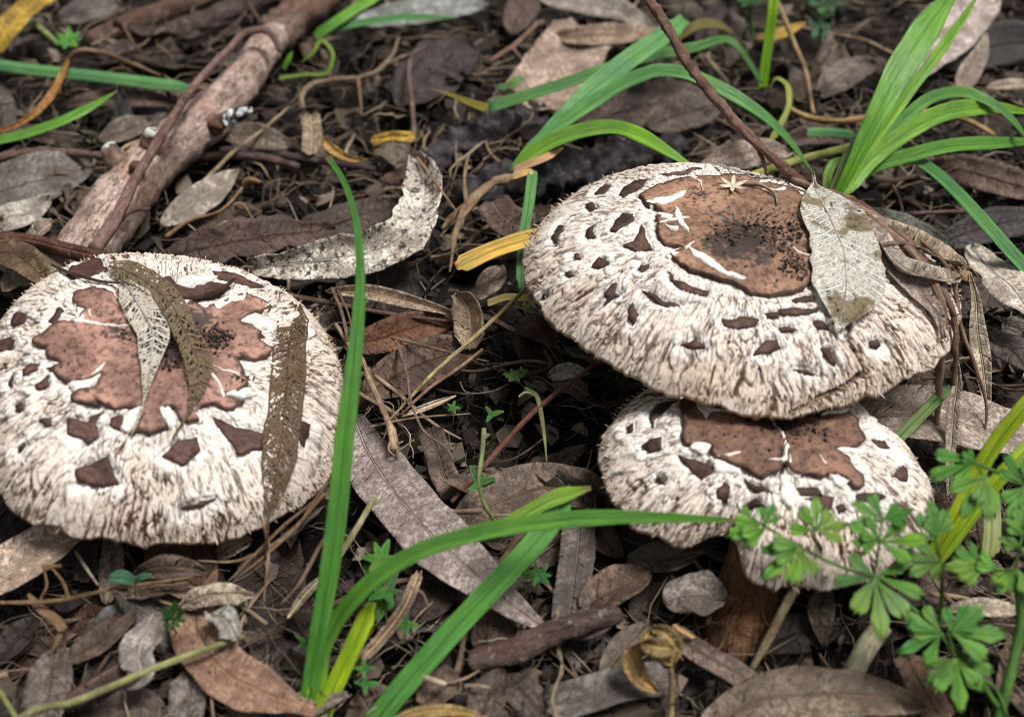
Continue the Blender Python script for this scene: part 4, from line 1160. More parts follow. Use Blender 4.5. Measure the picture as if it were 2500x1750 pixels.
rod('green_stalk', 'pale yellow-green stalk lying behind the rough twig', 'h', [(540, 985, 3.2), (700, 930, 3.3), (900, 875, 3.3), (1090, 825, 3.2)], [48, 52, 50], (.38, .44, .13), cat='stalk', mat='dry', rough=.06, spot=.15)
leaf('yellow_grass', 'yellowing curved grass blade behind the arching tuft tip', 'h', [(120, 230, 3.2), (220, 150, 3.8), (350, 140, 3.8), (440, 190, 3.4)], 60, (.32, .30, .06), 1.0, mat='grass', prof='lance', n=FACE, midrib=False)
leaf('yellow_grass', 'blurred yellow blade below the background ferny plant', 'h', [(560, 215, 2.2), (680, 195, 2.6), (840, 130, 2.8)], 70, (.42, .33, .06), 1.0, mat='grass', prof='lance', n=FACE, midrib=False)
rod('dry_stalk', 'tan dry stem leaning in the blurred background', 'h', [(690, 20, 4.2), (760, 200, 3.6), (840, 400, 2.8), (885, 640, 1.8)], [30, 30, 22], (.36, .26, .14), cat='stem', mat='dry')
rod('dry_stalk', 'long orange-tan stem lying across behind the upright tuft', 'h', [(730, 600, 2.6), (860, 660, 2.7), (1020, 680, 2.8), (1300, 640, 2.9), (1560, 630, 2.9), (1780, 690, 2.7), (1900, 760, 2.4)], [30, 34, 32, 26], (.44, .31, .13), cat='stem', mat='dry')
leaf('dead_leaf', 'large pale pink-grey leaf standing behind the upright tuft', 'h', [(1380, 460, 2.2), (1500, 300, 3.0), (1680, 130, 3.6), (1900, -20, 4.0)], 330, (.55, .46, .42), .25, prof='broad', rough=.1, n=FACE)
leaf('dead_leaf', 'pointed tan leaf standing on end beside the pink-grey leaf', 'h', [(1690, 510, 2.4), (1760, 400, 3.0), (1820, 300, 3.6), (1850, 190, 4.2)], 135, (.45, .37, .31), .3, prof='drop', n=(0, -.9, .4))
leaf('dead_leaf', 'narrow tan leaf at the back beside the pointed leaf', 'h', [(1850, 490, 2.0), (1980, 475, 2.2), (2160, 480, 2.1)], 65, (.46, .38, .30), .3, prof='lance', n=FACE)
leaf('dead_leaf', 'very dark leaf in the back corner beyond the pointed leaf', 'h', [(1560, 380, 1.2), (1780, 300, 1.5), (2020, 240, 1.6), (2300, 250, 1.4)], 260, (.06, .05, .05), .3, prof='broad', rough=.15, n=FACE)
leaf('dead_leaf', 'tan-pink leaf just over the back rim of the largest cap', 'h', [(240, 960, 2.6), (420, 890, 3.0), (600, 850, 3.1), (760, 860, 2.8)], 170, (.36, .28, .23), .6, prof='broad', rough=.16, n=FACE)
leaf('dead_leaf', 'brown leaf between the orange-tan stem and the pale stalk', 'h', [(700, 800, 2.0), (900, 760, 2.2), (1060, 800, 2.0)], 120, (.19, .12, .09), .5, prof='broad', rough=.18, n=FACE)
leaf('dead_leaf', 'mottled brown leaf in the blurred back beside the upright tuft', 'h', [(900, 560, 1.5), (1040, 430, 1.8), (1230, 360, 1.8)], 170, (.30, .24, .21), .7, prof='broad', rough=.25, n=FACE)
leaf('dead_leaf', 'dark leaf below the rough twig in the upper litter', 'h', [(-60, 720, 1.7), (120, 650, 2.0), (360, 600, 2.0)], 220, (.19, .145, .12), .7, prof='broad', rough=.22, n=FACE)
leaf('dead_leaf', 'greenish-grey leaf beside the rough twig behind the largest cap', 'h', [(1060, 1180, 2.6), (1250, 1240, 3.0), (1480, 1320, 3.0), (1680, 1420, 2.8)], 170, (.24, .26, .21), .6, prof='broad', rough=.12, n=FACE)
leaf('dead_leaf', 'slate-dark leaf under the long drooping blade of the upright tuft', 'h', [(1560, 1380, 2.0), (1720, 1320, 2.3), (1900, 1260, 2.3), (2200, 1230, 2.)], 200, (.10, .085, .085), .4, prof='broad', rough=.12, n=FACE)
leaf('dead_leaf', 'rust-brown curled leaf under the right arching blades', 'h', [(1540, 930, 2.0), (1740, 960, 2.4), (1960, 1020, 2.4), (2200, 1100, 2.1)], 210, (.24, .15, .11), .7, prof='broad', rough=.22, n=FACE)
leaf('dead_leaf', 'pale scalloped leaf with dark flecks beside the largest cap', 'j', [(1010, 330, 2.8), (1110, 440, 3.2), (1220, 560, 3.3), (1360, 720, 3.0)], 230, (.62, .55, .47), .55, prof='broad', rough=.14, edge=.22, n=FACE)
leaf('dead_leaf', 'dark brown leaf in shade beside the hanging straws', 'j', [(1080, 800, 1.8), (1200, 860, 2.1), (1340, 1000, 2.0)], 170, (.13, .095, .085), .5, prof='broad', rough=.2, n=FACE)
rod('dead_twig', 'straight mauve twig lying under the right arching blades', 'h', [(1380, 1200, 2.5), (1560, 1190, 2.6), (1760, 1185, 2.5)], 24, (.20, .12, .12))
rod('dead_twig', 'bent grey twig in the litter beside the upright tuft', 'h', [(1180, 1020, 2.4), (1330, 1010, 2.6), (1480, 980, 2.6)], 26, (.34, .26, .2), forks=[([(1330, 1040, 2.6), (1370, 1120, 2.7), (1395, 1240, 2.4)], 24)])
TZ = float(CB.on('b', [(1500, 250, .4)])[0][2])
P = np.concatenate([W('h', [(-60, -40, 10.8), (20, 80, 10.6), (200, 380, 9.8), (360, 580, 9.2), (480, 720, 8.8), (620, 850, 8.4), (870, 1045, TZ)]), CB.on('b', [(1560, 285, .35), (1700, 390, .35), (1850, 510, .35), (1960, 660, .3), (2030, 800, .25)]), W('j', [(930, 860, 5.6), (915, 1050, 4.4)])])
rt = thing('rough_twig', 'rough brown twig slanting down onto the largest cap and draping over its rim', 'twig', (P[-1][0], P[-1][1], 2.))
mesh('shaft', tube(P, [.19, .18, .18, .17, .17, .15, .13, .11, .09, .07], 220, 10, .36, 17, 4.5), M['bark'], rt, (.25, .155, .12), .6)
for fp in ([(470, 710, 8.8), (530, 740, 8.8), (580, 840, 8.4), (630, 985, 7.7)], [(870, 1045, TZ + .05), (890, 1100, TZ), (910, 1180, TZ - .1)]):
    mesh('side_shoot', tube(W('h', fp), [.10, .06], 18, 6, .3, nxt()), M['bark'], rt, (.30, .20, .13))

# ------------------------------------------------------------------ debris lying on the caps
def capleaf(name, label, cap, v, pts, w, col, spot, extra=None, pw=None, n=None, **kw):
    P = cap.on(v, pts)
    if extra is not None:
        P = np.concatenate([P, extra])
    nn = cap.M @ np.array([0, -.15, 1.])
    kw.setdefault('edge', .1)
    return leaf(name, label, v, None, w, col, spot, P=P, n=nn if n is None else n, mr=.035, **kw)


capleaf('skeleton_leaf', 'small pale skeleton leaf lying upright in the middle of the leaf-strewn cap', CA, 'a', [(620, 300, .22), (690, 420, .28), (735, 540, .34), (735, 650, .34), (722, 780, .26), (700, 900, .24), (655, 1020, .22)], 160, (.58, .53, .46), .40, mat='skel', prof=lambda t: np.clip(t * 5 + .35, 0, 1) * np.clip((.82 - t) * 2.6, .05, 1), rough=.06, nu=40)
capleaf('skeleton_leaf', 'brownish sickle-shaped skeleton leaf curving beside the small pale one on the leaf-strewn cap', CA, 'a', [(545, 215, .25), (640, 250, .3), (740, 310, .32), (850, 420, .36), (930, 550, .36), (975, 690, .32), (968, 800, .28), (935, 890, .26), (850, 1040, .2)], 128, (.30, .225, .135), .30, mat='skel', prof=lambda t: np.clip(t * 7 + .35, 0, 1) * np.clip((.9 - t) * 5, .05, 1), rough=.06, nu=48)
capleaf('skeleton_leaf', 'long translucent brown skeleton leaf hanging over the right front of the leaf-strewn cap', CA, 'a', [(1440, 385, .12), (1410, 560, .16), (1398, 760, .16), (1380, 960, .16), (1350, 1180, .14), (1325, 1330, .14)], 175, (.24, .155, .085), .12, extra=W('a', [(1312, 1450, 4.0), (1310, 1620, 3.0)]), mat='skel', prof=lambda t: np.clip(t * 7 + .3, 0, 1) * np.clip((.86 - t) * 5, .05, 1), rough=.05, nu=50)
rod('dark_twig', 'thin dark twig lying on the back of the leaf-strewn cap', 'a', None, [14, 20, 12], (.13, .085, .06), P=CA.on('a', [(280, 215, .3), (400, 258, .22), (500, 280, .2), (600, 300, .3)]))
rod('dark_twig', 'curved dark rind lying under the raised scale of the leaf-strewn cap', 'a', None, [8, 26, 26, 10], (.10, .06, .045), P=CA.on('a', [(850, 345, .16), (940, 362, .2), (1060, 335, .24), (1140, 280, .3)]))
capleaf('skeleton_leaf', 'white-and-olive half decayed leaf lying on the chestnut centre of the largest cap', CB, 'b', [(1385, 120, .6), (1400, 240, .28), (1470, 350, .22), (1530, 500, .22), (1545, 640, .22), (1525, 790, .2), (1500, 880, .18)], 320, (.66, .64, .59), .62, mat='skel', prof=lambda t: np.clip((t - .14) * 3.6, .05, 1) * np.clip((1 - t) * 6, .12, 1), rough=.05, nu=46, nv=13)
capleaf('dead_leaf', 'dull grey leaf draped down the right side of the largest cap', CB, 'b', [(1500, 300, .2), (1640, 430, .22), (1760, 560, .22), (1880, 680, .22), (1960, 800, .22), (1985, 900, .2)], 170, (.36, .29, .25), .3, prof=lambda t: np.clip(t * 4 + .4, 0, 1) * np.clip((1 - t) * 3, .12, 1), rough=.1)
capleaf('dead_leaf', 'pale papery leaf curling along the far right rim of the largest cap', CB, 'b', [(1620, 360, .3), (1760, 450, .36), (1900, 520, .4), (2040, 600, .4), (2130, 650, .3)], 110, (.46, .37, .27), .4, prof='lance', rough=.15, curl=.3)
capleaf('dead_leaf', 'grey torn leaf flap beside the white-and-olive leaf on the largest cap', CB, 'b', [(1690, 490, .3), (1780, 590, .4), (1900, 640, .4), (2050, 650, .3)], 90, (.44, .38, .32), .3, prof='torn', rough=.14, curl=.3)
star = thing('star_husk', 'tiny white star-shaped husk on the chestnut centre of the largest cap', 'husk', CB.on('b', [(1025, 205, .15)])[0])
sc0 = CB.on('b', [(1025, 205, .2)])[0]
for i in range(6):
    a_ = i * math.pi / 3 + .3
    mesh('ray', ribbon(np.array([sc0, sc0 + (.28 * math.cos(a_), .28 * math.sin(a_), .03), sc0 + (.5 * math.cos(a_), .5 * math.sin(a_), .10)]), .14, 'lance', curl=.2, nu=8, nv=5, th=.02), M['flesh'], star, (.6, .5, .4))
rod('curled_fibre', 'curled grey fibre beside the tiny star husk', 'b', None, [26, 16, 8], (.42, .36, .30), cat='fibre', mat='dry', P=CB.on('b', [(1070, 190, .2), (1150, 205, .24), (1215, 240, .22), (1235, 290, .2)]))
strands = [([(1330, 180, .3), (1480, 270, .35), (1640, 360, .4), (1800, 450, .4), (1950, 530, .4)], [(1000, 440, 5.4)], .13, 'dry grass stem running along the back right rim of the largest cap'),
           ([(1500, 290, .4), (1700, 420, .4), (1850, 560, .4), (1960, 740, .35)], [(850, 860, 5.3), (840, 1100, 3.6), (820, 1420, 2.0)], .14, 'dark mauve dry blade hanging straight down from the right rim of the largest cap'),
           ([(1700, 385, .5), (1850, 480, .5), (1980, 600, .45)], [(960, 760, 5.4), (1040, 980, 4.4), (1090, 1180, 3.2), (1070, 1360, 2.4)], .07, 'wiry brown strand bowing out beside the largest cap'),
           ([(1600, 330, .45), (1780, 470, .45), (1930, 640, .4), (2010, 780, .35)], [(925, 800, 5.2), (945, 970, 4.2)], .09, 'tan strand lying beside the rough twig over the rim'),
           ([(1690, 495, .4), (1780, 500, .5), (1850, 520, .5)], [], .08, 'short dark stub of straw on the grey draped leaf')]
for pc, ex, r_, lab in strands:
    P = CB.on('b', pc)
    if ex:
        P = np.concatenate([P, W('j', ex)])
    tag(mesh('dry_strand', tube(P, [r_ * .8, r_, r_, r_ * .5], 60, 6, .25, nxt(), 3), M['dry'], None, random.choice([(.30, .21, .15), (.36, .27, .19), (.22, .15, .125)]), .4), lab, 'straw')
leaf('dry_grass', 'wide bleached dry blade hanging outermost beside the largest cap', 'j', [(1000, 470, 5.6), (1030, 600, 5.2), (1040, 760, 4.6), (1070, 960, 3.8), (1090, 1130, 3.0), (1120, 1300, 2.2)], 95, (.50, .43, .33), .3, prof=lambda t: np.clip(t * 2.2 + .1, 0, 1) * np.clip((1 - t) * 2.2, .1, 1), n=(-.2, -.9, .4), curl=.15)
leaf('dry_grass', 'narrow bleached dry blade hanging below the rim to the ferny leaves', 'j', [(930, 900, 5.0), (935, 1020, 4.4), (915, 1180, 3.6), (900, 1380, 2.8), (885, 1640, 1.8)], 62, (.48, .41, .32), .3, prof='lance', n=(-.2, -.9, .4), curl=.2)
rod('fluff_tangle', 'matted brown fibres caught at the tip of the papery leaf', 'j', [(900, 420, 5.6), (960, 480, 5.5), (1010, 520, 5.4)], [50, 70, 40], (.36, .26, .14), cat='fibres', mat='dry', rough=.7, rf=4, forks=[([(960, 470, 5.5), (1000, 440, 5.7), (1050, 490, 5.5)], 12), ([(940, 500, 5.4), (930, 590, 5.2), (1000, 600, 5.)], 20), ([(980, 500, 5.4), (1030, 570, 5.2), (1015, 620, 5.)], 14)], fork_name='fibre')

# ------------------------------------------------------------------ leaves below and in front of the caps
leaf('dead_leaf', 'broad pale tan leaf sticking out from under the front of the leaf-strewn cap', 'e', [(-260, 640, 2.0), (-80, 560, 2.4), (150, 430, 2.8), (350, 310, 3.0), (560, 210, 3.0)], 350, (.60, .46, .36), .15, prof='broad', rough=.06, n=LEVEL, nv=13, nu=36)
leaf('dead_leaf', 'sickle-shaped reddish-brown leaf with rusty blotches below the leaf-strewn cap', 'e', [(1230, 330, 1.4), (1210, 560, 1.8), (1210, 800, 2.0), (1290, 1000, 2.2), (1450, 1160, 2.3), (1680, 1270, 2.2), (1960, 1370, 1.9)], 320, (.36, .225, .155), .8, prof=lambda t: np.clip(t * 1.5 + .7, 0, 1) * np.clip((1 - t) * 5, .3, 1), rough=.06, n=LEVEL, nu=40, nv=13)
leaf('dead_leaf', 'crumpled light grey leaf with two lobes in front of the leaf-strewn cap', 'e', [(960, 770, 2.2), (880, 900, 2.6), (860, 1030, 2.8), (880, 1130, 2.8), (800, 1230, 2.6)], 235, (.40, .37, .34), .75, prof='broad', rough=.2, edge=.2, n=LEVEL, nv=13)
leaf('dead_leaf', 'grey-brown leaf standing under the end of the pale green stalk', 'e', [(330, 1000, 2.0), (310, 1180, 2.1), (290, 1330, 1.9), (260, 1520, 1.6)], 290, (.24, .19, .165), .6, prof='broad', rough=.1, n=LEVEL)
leaf('rolled_leaf', 'tightly rolled purple-brown leaf beside the crumpled grey leaf', 'e', [(400, 1290, 2.4), (560, 1190, 2.6), (760, 1070, 2.6)], 150, (.17, .105, .09), .5, prof='strip', curl=-.6, rough=.04, n=LEVEL, midrib=False)
leaf('dead_leaf', 'long brown mottled leaf pointing from the rolled leaf to the twig', 'e', [(380, 1080, 1.9), (560, 960, 2.1), (720, 830, 2.2), (850, 740, 2.0)], 190, (.21, .145, .11), .7, prof='broad', rough=.15, n=LEVEL)
leaf('dead_leaf', 'bluish-grey smooth leaf piece in a gap of the litter below the leaf-strewn cap', 'e', [(590, 880, 1.7), (680, 790, 1.9), (760, 700, 1.8)], 150, (.32, .31, .31), .3, prof='torn', rough=.06, n=LEVEL)
leaf('dead_leaf', 'dark purple leaf hanging under the front rim of the leaf-strewn cap', 'e', [(560, 240, 2.4), (540, 400, 2.1), (550, 560, 1.8)], 170, (.10, .07, .07), .5, prof='strip', rough=.1, n=FACE)
leaf('dead_leaf', 'mottled tan leaf hanging beside the dark purple one under the leaf-strewn cap', 'e', [(690, 250, 2.4), (700, 400, 2.2), (690, 540, 1.9), (660, 700, 1.7)], 160, (.33, .26, .21), .7, prof='broad', rough=.14, n=FACE)
leaf('dead_leaf', 'grey spotted leaf at the front edge beside the sickle-shaped leaf', 'e', [(1190, 1130, 1.8), (1180, 1260, 1.8), (1150, 1460, 1.5)], 230, (.30, .26, .235), .8, prof='torn', rough=.1, n=LEVEL)
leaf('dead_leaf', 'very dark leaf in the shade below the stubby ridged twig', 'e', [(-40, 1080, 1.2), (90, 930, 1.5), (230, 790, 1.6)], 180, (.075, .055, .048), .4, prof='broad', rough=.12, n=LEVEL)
leaf('dead_leaf', 'dusky brown leaf along the front edge under the pale green stalk', 'e', [(480, 1420, 1.5), (680, 1330, 1.8), (900, 1330, 1.7), (1040, 1430, 1.4)], 210, (.17, .12, .10), .6, prof='broad', rough=.14, n=LEVEL)
leaf('dead_leaf', 'dull brown leaf behind the parsley-like seedling', 'e', [(800, 560, 1.6), (960, 640, 1.9), (1100, 740, 1.8)], 170, (.18, .13, .105), .7, prof='broad', rough=.15, n=LEVEL)
leaf('dead_leaf', 'ragged pale leaf shreds under the right front of the leaf-strewn cap', 'e', [(1120, 720, 2.2), (1300, 650, 2.5), (1580, 640, 2.5)], 120, (.42, .35, .27), .7, prof='torn', rough=.25, edge=.3, n=FACE)
leaf('dead_leaf', 'curled silver-grey leaf scrap on the end of the pale green stalk', 'e', [(1310, 760, 2.6), (1420, 820, 2.9), (1480, 930, 2.8)], 150, (.42, .40, .36), .5, prof='torn', rough=.2, edge=.25, n=LEVEL)
leaf('dead_leaf', 'mottled leaf crumb pile under the skeleton leaf tip', 'e', [(1330, 400, 2.1), (1450, 350, 2.4), (1560, 300, 2.3)], 130, (.42, .33, .25), .8, prof='torn', rough=.25, edge=.3, n=FACE)
rod('green_stalk', 'long pale green stalk lying along the front edge below the leaf-strewn cap', 'e', [(60, 1440, 2.3), (250, 1350, 2.6), (450, 1310, 2.8), (700, 1210, 2.9), (960, 1100, 2.9), (1200, 1010, 2.8), (1520, 900, 2.6)], [42, 48, 46, 40], (.34, .36, .16), cat='stalk', mat='dry', rough=.08, spot=.2)
rod('green_stalk', 'short green shoot crossing the end of the long pale stalk', 'e', [(-30, 1180, 2.4), (30, 1290, 2.6), (110, 1420, 2.5)], [34, 30], (.28, .34, .12), cat='stalk', mat='dry', rough=.06, spot=.1)
rod('brown_twig', 'slender orange-brown twig with short branchlets below the leaf-strewn cap', 'e', [(-40, 690, 3.0), (150, 690, 3.2), (380, 675, 3.3), (700, 605, 3.3), (1000, 560, 3.1), (1200, 530, 2.9)], [24, 28, 26, 22, 14], (.42, .27, .14), forks=[([(430, 660, 3.3), (390, 560, 3.5), (320, 470, 3.6)], 24), ([(250, 670, 3.2), (290, 590, 3.5), (280, 500, 3.6)], 20), ([(270, 480, 3.6), (320, 465, 3.6), (380, 462, 3.6)], 40)])
rod('brown_twig', 'stubby ridged tan twig dangling under the slender orange-brown one', 'e', [(180, 640, 2.9), (220, 700, 2.9), (320, 780, 2.8), (400, 860, 2.7)], [30, 60, 66, 60], (.38, .27, .16), rough=.2, forks=[([(380, 850, 2.7), (360, 930, 2.4), (310, 1010, 2.1)], 44)])
rod('straw', 'short bleached straw leaning under the leaf-strewn cap', 'e', [(470, 370, 2.7), (540, 480, 2.6), (610, 580, 2.4)], [22, 24, 14], (.5, .42, .33), cat='straw', mat='dry')
rod('hanging_midrib', 'bare tan leaf vein hanging below the long skeleton leaf', 'e', [(1640, 180, 3.9), (1670, 330, 3.4), (1660, 520, 2.9), (1640, 700, 2.3)], [22, 22, 18, 8], (.44, .31, .18), cat='leaf vein', mat='dry', rough=.12)
rod('straw', 'pinkish straw leaning against the tall grass blade', 'e', [(2150, 90, 3.6), (1990, 340, 3.2), (1850, 590, 2.9), (1750, 700, 2.6)], [30, 30, 24, 14], (.38, .26, .19), cat='straw', mat='dry')
leaf('dry_grass', 'flat bleached dry blade under the pinkish straw', 'e', [(2010, 530, 2.5), (1900, 640, 2.6), (1790, 790, 2.4)], 60, (.48, .42, .30), .3, prof='lance', curl=.2, n=FACE, midrib=False)
rod('straw', 'pale green straw passing behind the tall grass blade', 'e', [(2330, 40, 2.7), (2220, 230, 2.7), (2100, 420, 2.5), (1990, 560, 2.3)], [40, 44, 40, 24], (.36, .36, .19), cat='straw', mat='dry', spot=.2)
for i, (pp, lab) in enumerate(((([(2020, 10, 3.8), (1880, 180, 3.5), (1720, 340, 3.2), (1500, 520, 2.8)]), 'uppermost of the dry stalks fanning from under the leaf-strewn cap'), (([(1960, 60, 3.7), (1760, 220, 3.4), (1600, 380, 3.1), (1420, 560, 2.7)]), 'second dry stalk in the fan under the leaf-strewn cap'), (([(1900, 170, 3.4), (1700, 330, 3.1), (1480, 430, 2.9), (1230, 430, 2.7)]), 'lowest dry stalk in the fan under the leaf-strewn cap'), (([(2040, -60, 3.9), (1960, 60, 3.7), (1880, 170, 3.5)]), 'short dry stalk at the top of the fan beside the leaf-strewn cap'))):
    rod('dry_stalk', lab, 'e', pp, [20, 26, 20, 10], [(.36, .25, .14), (.28, .19, .11)][i % 2], cat='stalk', mat='dry', rough=.25)
leaf('dead_leaf', 'large grey-mauve leaf with rusty spots slanting between the caps', 'd', [(500, 230, 1.8), (570, 400, 2.2), (700, 590, 2.5), (880, 790, 2.6), (1080, 970, 2.5), (1270, 1130, 2.3), (1420, 1230, 2.0)], 300, (.345, .285, .265), .55, prof=lambda t: np.clip(t * 2.4 + .3, 0, 1) * np.clip((1 - t) * 2.6, .06, 1) ** .8, rough=.04, curl=.06, n=LEVEL, nu=44, nv=15)
leaf('dead_leaf', 'rounded brown leaf behind the arching grass blade', 'd', [(960, 760, 1.6), (1150, 620, 2.0), (1400, 550, 2.1), (1740, 640, 1.8)], 260, (.28, .205, .155), .5, prof='broad', rough=.1, curl=.15, n=LEVEL, nu=34, nv=13)
leaf('dead_leaf', 'narrow upright brown leaf in the dark gap beside the reddish twig', 'd', [(850, 280, 1.8), (890, 400, 1.9), (930, 520, 1.9), (985, 600, 1.7)], 125, (.24, .175, .14), .5, prof='strip', rough=.08, n=FACE)
leaf('dead_leaf', 'straight-sided grey strip of leaf below the torn grass blade', 'd', [(1540, 690, 2.0), (1530, 850, 2.1), (1510, 1000, 2.0), (1490, 1210, 1.7)], 165, (.27, .225, .20), .4, prof='strip', rough=.04, n=LEVEL)
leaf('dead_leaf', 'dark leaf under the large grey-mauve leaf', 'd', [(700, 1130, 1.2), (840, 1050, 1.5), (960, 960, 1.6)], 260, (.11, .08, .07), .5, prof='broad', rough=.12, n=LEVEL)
rod('bark_twig', 'thick dark bark-covered twig below the grey strip of leaf', 'd', [(1040, 1350, 1.8), (1200, 1310, 2.1), (1400, 1230, 2.2), (1560, 1170, 2.2), (1720, 1130, 2.0)], [90, 112, 118, 110, 90], (.14, .10, .09), sides=18, rough=.24, rf=2.2, n=70, spot=.8)
leaf('dead_leaf', 'brown leaf wedged under the thick bark-covered twig', 'd', [(1060, 1290, 1.3), (1150, 1200, 1.6), (1230, 1290, 1.5)], 170, (.19, .13, .10), .6, prof='broad', rough=.12, n=LEVEL)
leaf('dead_leaf', 'reddish leaf behind the thick bark-covered twig', 'd', [(1560, 1110, 1.8), (1660, 1030, 2.0), (1800, 960, 1.9)], 190, (.26, .16, .11), .6, prof='broad', rough=.12, n=LEVEL)
leaf('dead_leaf', 'brown leaf with upturned edge at the front between the blades', 'd', [(820, 1560, 1.5), (900, 1480, 1.8), (990, 1430, 1.8)], 150, (.23, .155, .115), .5, prof='torn', curl=.25, rough=.12, n=LEVEL)
leaf('dead_leaf', 'dull leaf at the front edge beside the cream splinters', 'd', [(1060, 1660, 1.3), (1120, 1520, 1.6), (1200, 1400, 1.7)], 170, (.18, .13, .105), .6, prof='broad', rough=.12, n=LEVEL)
leaf('dead_leaf', 'dark mottled leaf at the front edge under the bark-covered twig', 'd', [(1200, 1420, 1.4), (1300, 1520, 1.6), (1400, 1640, 1.4)], 170, (.15, .11, .095), .7, prof='broad', rough=.14, n=LEVEL)
leaf('yellow_leaf', 'yellow-tan leaf edge at the very front between the grass blades', 'd', [(650, 1640, 1.9), (800, 1590, 2.2), (960, 1580, 2.2), (1120, 1620, 1.9)], 60, (.50, .36, .14), .3, prof='lance', curl=.2, n=LEVEL)
for pp, w_, lab in ((([(800, 1415, 2.3), (860, 1435, 2.4), (925, 1455, 2.3)]), 34, 'larger cream wood splinter at the front'), (([(1010, 1462, 2.0), (1060, 1462, 2.1), (1125, 1468, 2.0)]), 20, 'smaller cream wood splinter at the front'), (([(930, 1450, 2.0), (1010, 1430, 2.1), (1080, 1390, 2.1)]), 14, 'thin bent splinter between the cream ones')):
    rod('wood_splinter', lab, 'd', pp, [w_ * .8, w_, w_ * .6], (.52, .44, .33), cat='splinter', mat='dry', rough=.2)
leaf('dry_grass', 'twisted flat brown stalk behind the lime grass blade', 'd', [(530, 1345, 2.3), (620, 1250, 2.6), (720, 1120, 2.8), (800, 940, 2.7)], 52, (.40, .30, .21), .5, prof='strip', curl=.3, rough=.05, n=FACE, midrib=False)
rod('wiry_stem', 'hooked cream fibre beside the twisted flat stalk', 'd', [(760, 1010, 2.8), (810, 1030, 2.8), (845, 1100, 2.6)], [16, 10], (.48, .38, .28), cat='stem', mat='dry')
leaf('dead_leaf', 'grey weathered leaf at the front below the withered yellow pod', 'c', [(-130, 1560, 1.6), (60, 1510, 1.9), (260, 1450, 2.0), (450, 1430, 1.8)], 175, (.28, .245, .225), .7, prof='strip', rough=.06, n=LEVEL)
leaf('dead_leaf', 'curly brown leaf with pale edge beside the front stem', 'c', [(50, 1120, 1.7), (160, 1030, 2.1), (350, 950, 2.2)], 190, (.30, .20, .14), .6, prof='broad', rough=.2, curl=.2, n=LEVEL)
leaf('dead_leaf', 'crumpled grey leaf against the foot of the front stem', 'c', [(420, 1080, 1.8), (540, 1040, 2.1), (700, 1080, 2.0)], 230, (.36, .31, .28), .6, prof='broad', rough=.28, edge=.2, n=LEVEL, nv=13)
leaf('dead_leaf', 'purplish leaf below the curly brown leaf', 'c', [(-40, 1230, 1.5), (80, 1180, 1.8), (200, 1120, 1.8)], 150, (.16, .10, .095), .5, prof='broad', rough=.1, n=LEVEL)
leaf('dead_leaf', 'tan leaf strip running from the yellow pod to the front edge', 'c', [(440, 1210, 2.0), (580, 1310, 2.2), (740, 1400, 2.1), (910, 1530, 1.8)], 120, (.30, .22, .17), .5, prof='strip', rough=.08, n=LEVEL)
leaf('dead_leaf', 'pale brown leaf lying under the withered yellow pod', 'c', [(130, 1420, 1.7), (230, 1290, 1.9), (340, 1160, 1.9)], 140, (.30, .23, .18), .5, prof='lance', rough=.12, n=LEVEL)
leaf('dead_leaf', 'broad tan leaf along the front edge under the ferny plant', 'c', [(560, 1690, 1.6), (800, 1560, 2.0), (1100, 1500, 2.2), (1350, 1510, 2.1), (1620, 1560, 1.7)], 250, (.33, .25, .18), .45, prof='broad', rough=.08, n=LEVEL, nu=36, nv=13)
leaf('dead_leaf', 'brown leaf hanging in the dark beside the front stem', 'c', [(1170, 990, 2.2), (1140, 1120, 2.0), (1150, 1280, 1.6)], 130, (.20, .14, .11), .5, prof='lance', rough=.1, n=FACE)
leaf('dead_leaf', 'rusty leaf under the lower ferny leaf', 'c', [(1530, 1330, 1.6), (1600, 1450, 1.8), (1700, 1640, 1.6)], 150, (.33, .21, .14), .5, prof='strip', rough=.08, n=LEVEL)
leaf('dead_leaf', 'cream leaf strip behind the ferny plant', 'c', [(1730, 1110, 2.2), (1880, 1105, 2.5), (2100, 1120, 2.4)], 95, (.50, .42, .33), .4, prof='lance', rough=.05, n=LEVEL)
leaf('dead_leaf', 'large pale grey-pink leaf beside the two stacked caps', 'c', [(1180, 260, 2.2), (1400, 220, 2.6), (1700, 230, 2.8), (1950, 290, 2.7), (2250, 330, 2.4)], 330, (.42, .345, .29), .5, prof='broad', rough=.08, n=LEVEL, nu=40, nv=15)
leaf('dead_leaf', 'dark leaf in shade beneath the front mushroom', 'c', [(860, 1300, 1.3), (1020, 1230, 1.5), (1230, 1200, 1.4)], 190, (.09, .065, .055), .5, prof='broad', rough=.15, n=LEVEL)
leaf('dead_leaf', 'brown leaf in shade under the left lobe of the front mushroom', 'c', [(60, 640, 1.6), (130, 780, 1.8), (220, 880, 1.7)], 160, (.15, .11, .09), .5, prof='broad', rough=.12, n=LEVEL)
leaf('dead_leaf', 'tan ragged leaf below the left lobe of the front mushroom', 'c', [(250, 890, 2.0), (420, 870, 2.3), (600, 840, 2.2)], 130, (.27, .215, .17), .7, prof='torn', rough=.2, edge=.25, n=LEVEL)
leaf('small_chip', 'orange-tan chip between the yellow pod and the front stem', 'c', [(460, 1180, 2.4), (510, 1215, 2.5), (560, 1240, 2.4)], 26, (.45, .29, .14), .2, prof='strip', n=LEVEL, midrib=False)
tuft('dull green grass blade lying on the pale grey-pink leaf', [('c', [(1460, 360, 3.2), (1560, 260, 3.5), (1660, 160, 3.6), (1740, 80, 3.5)], 62, (.075, .17, .06), {'prof': 'blade', 'n': LEVEL, 'fold': .1})], name='lone_grass')
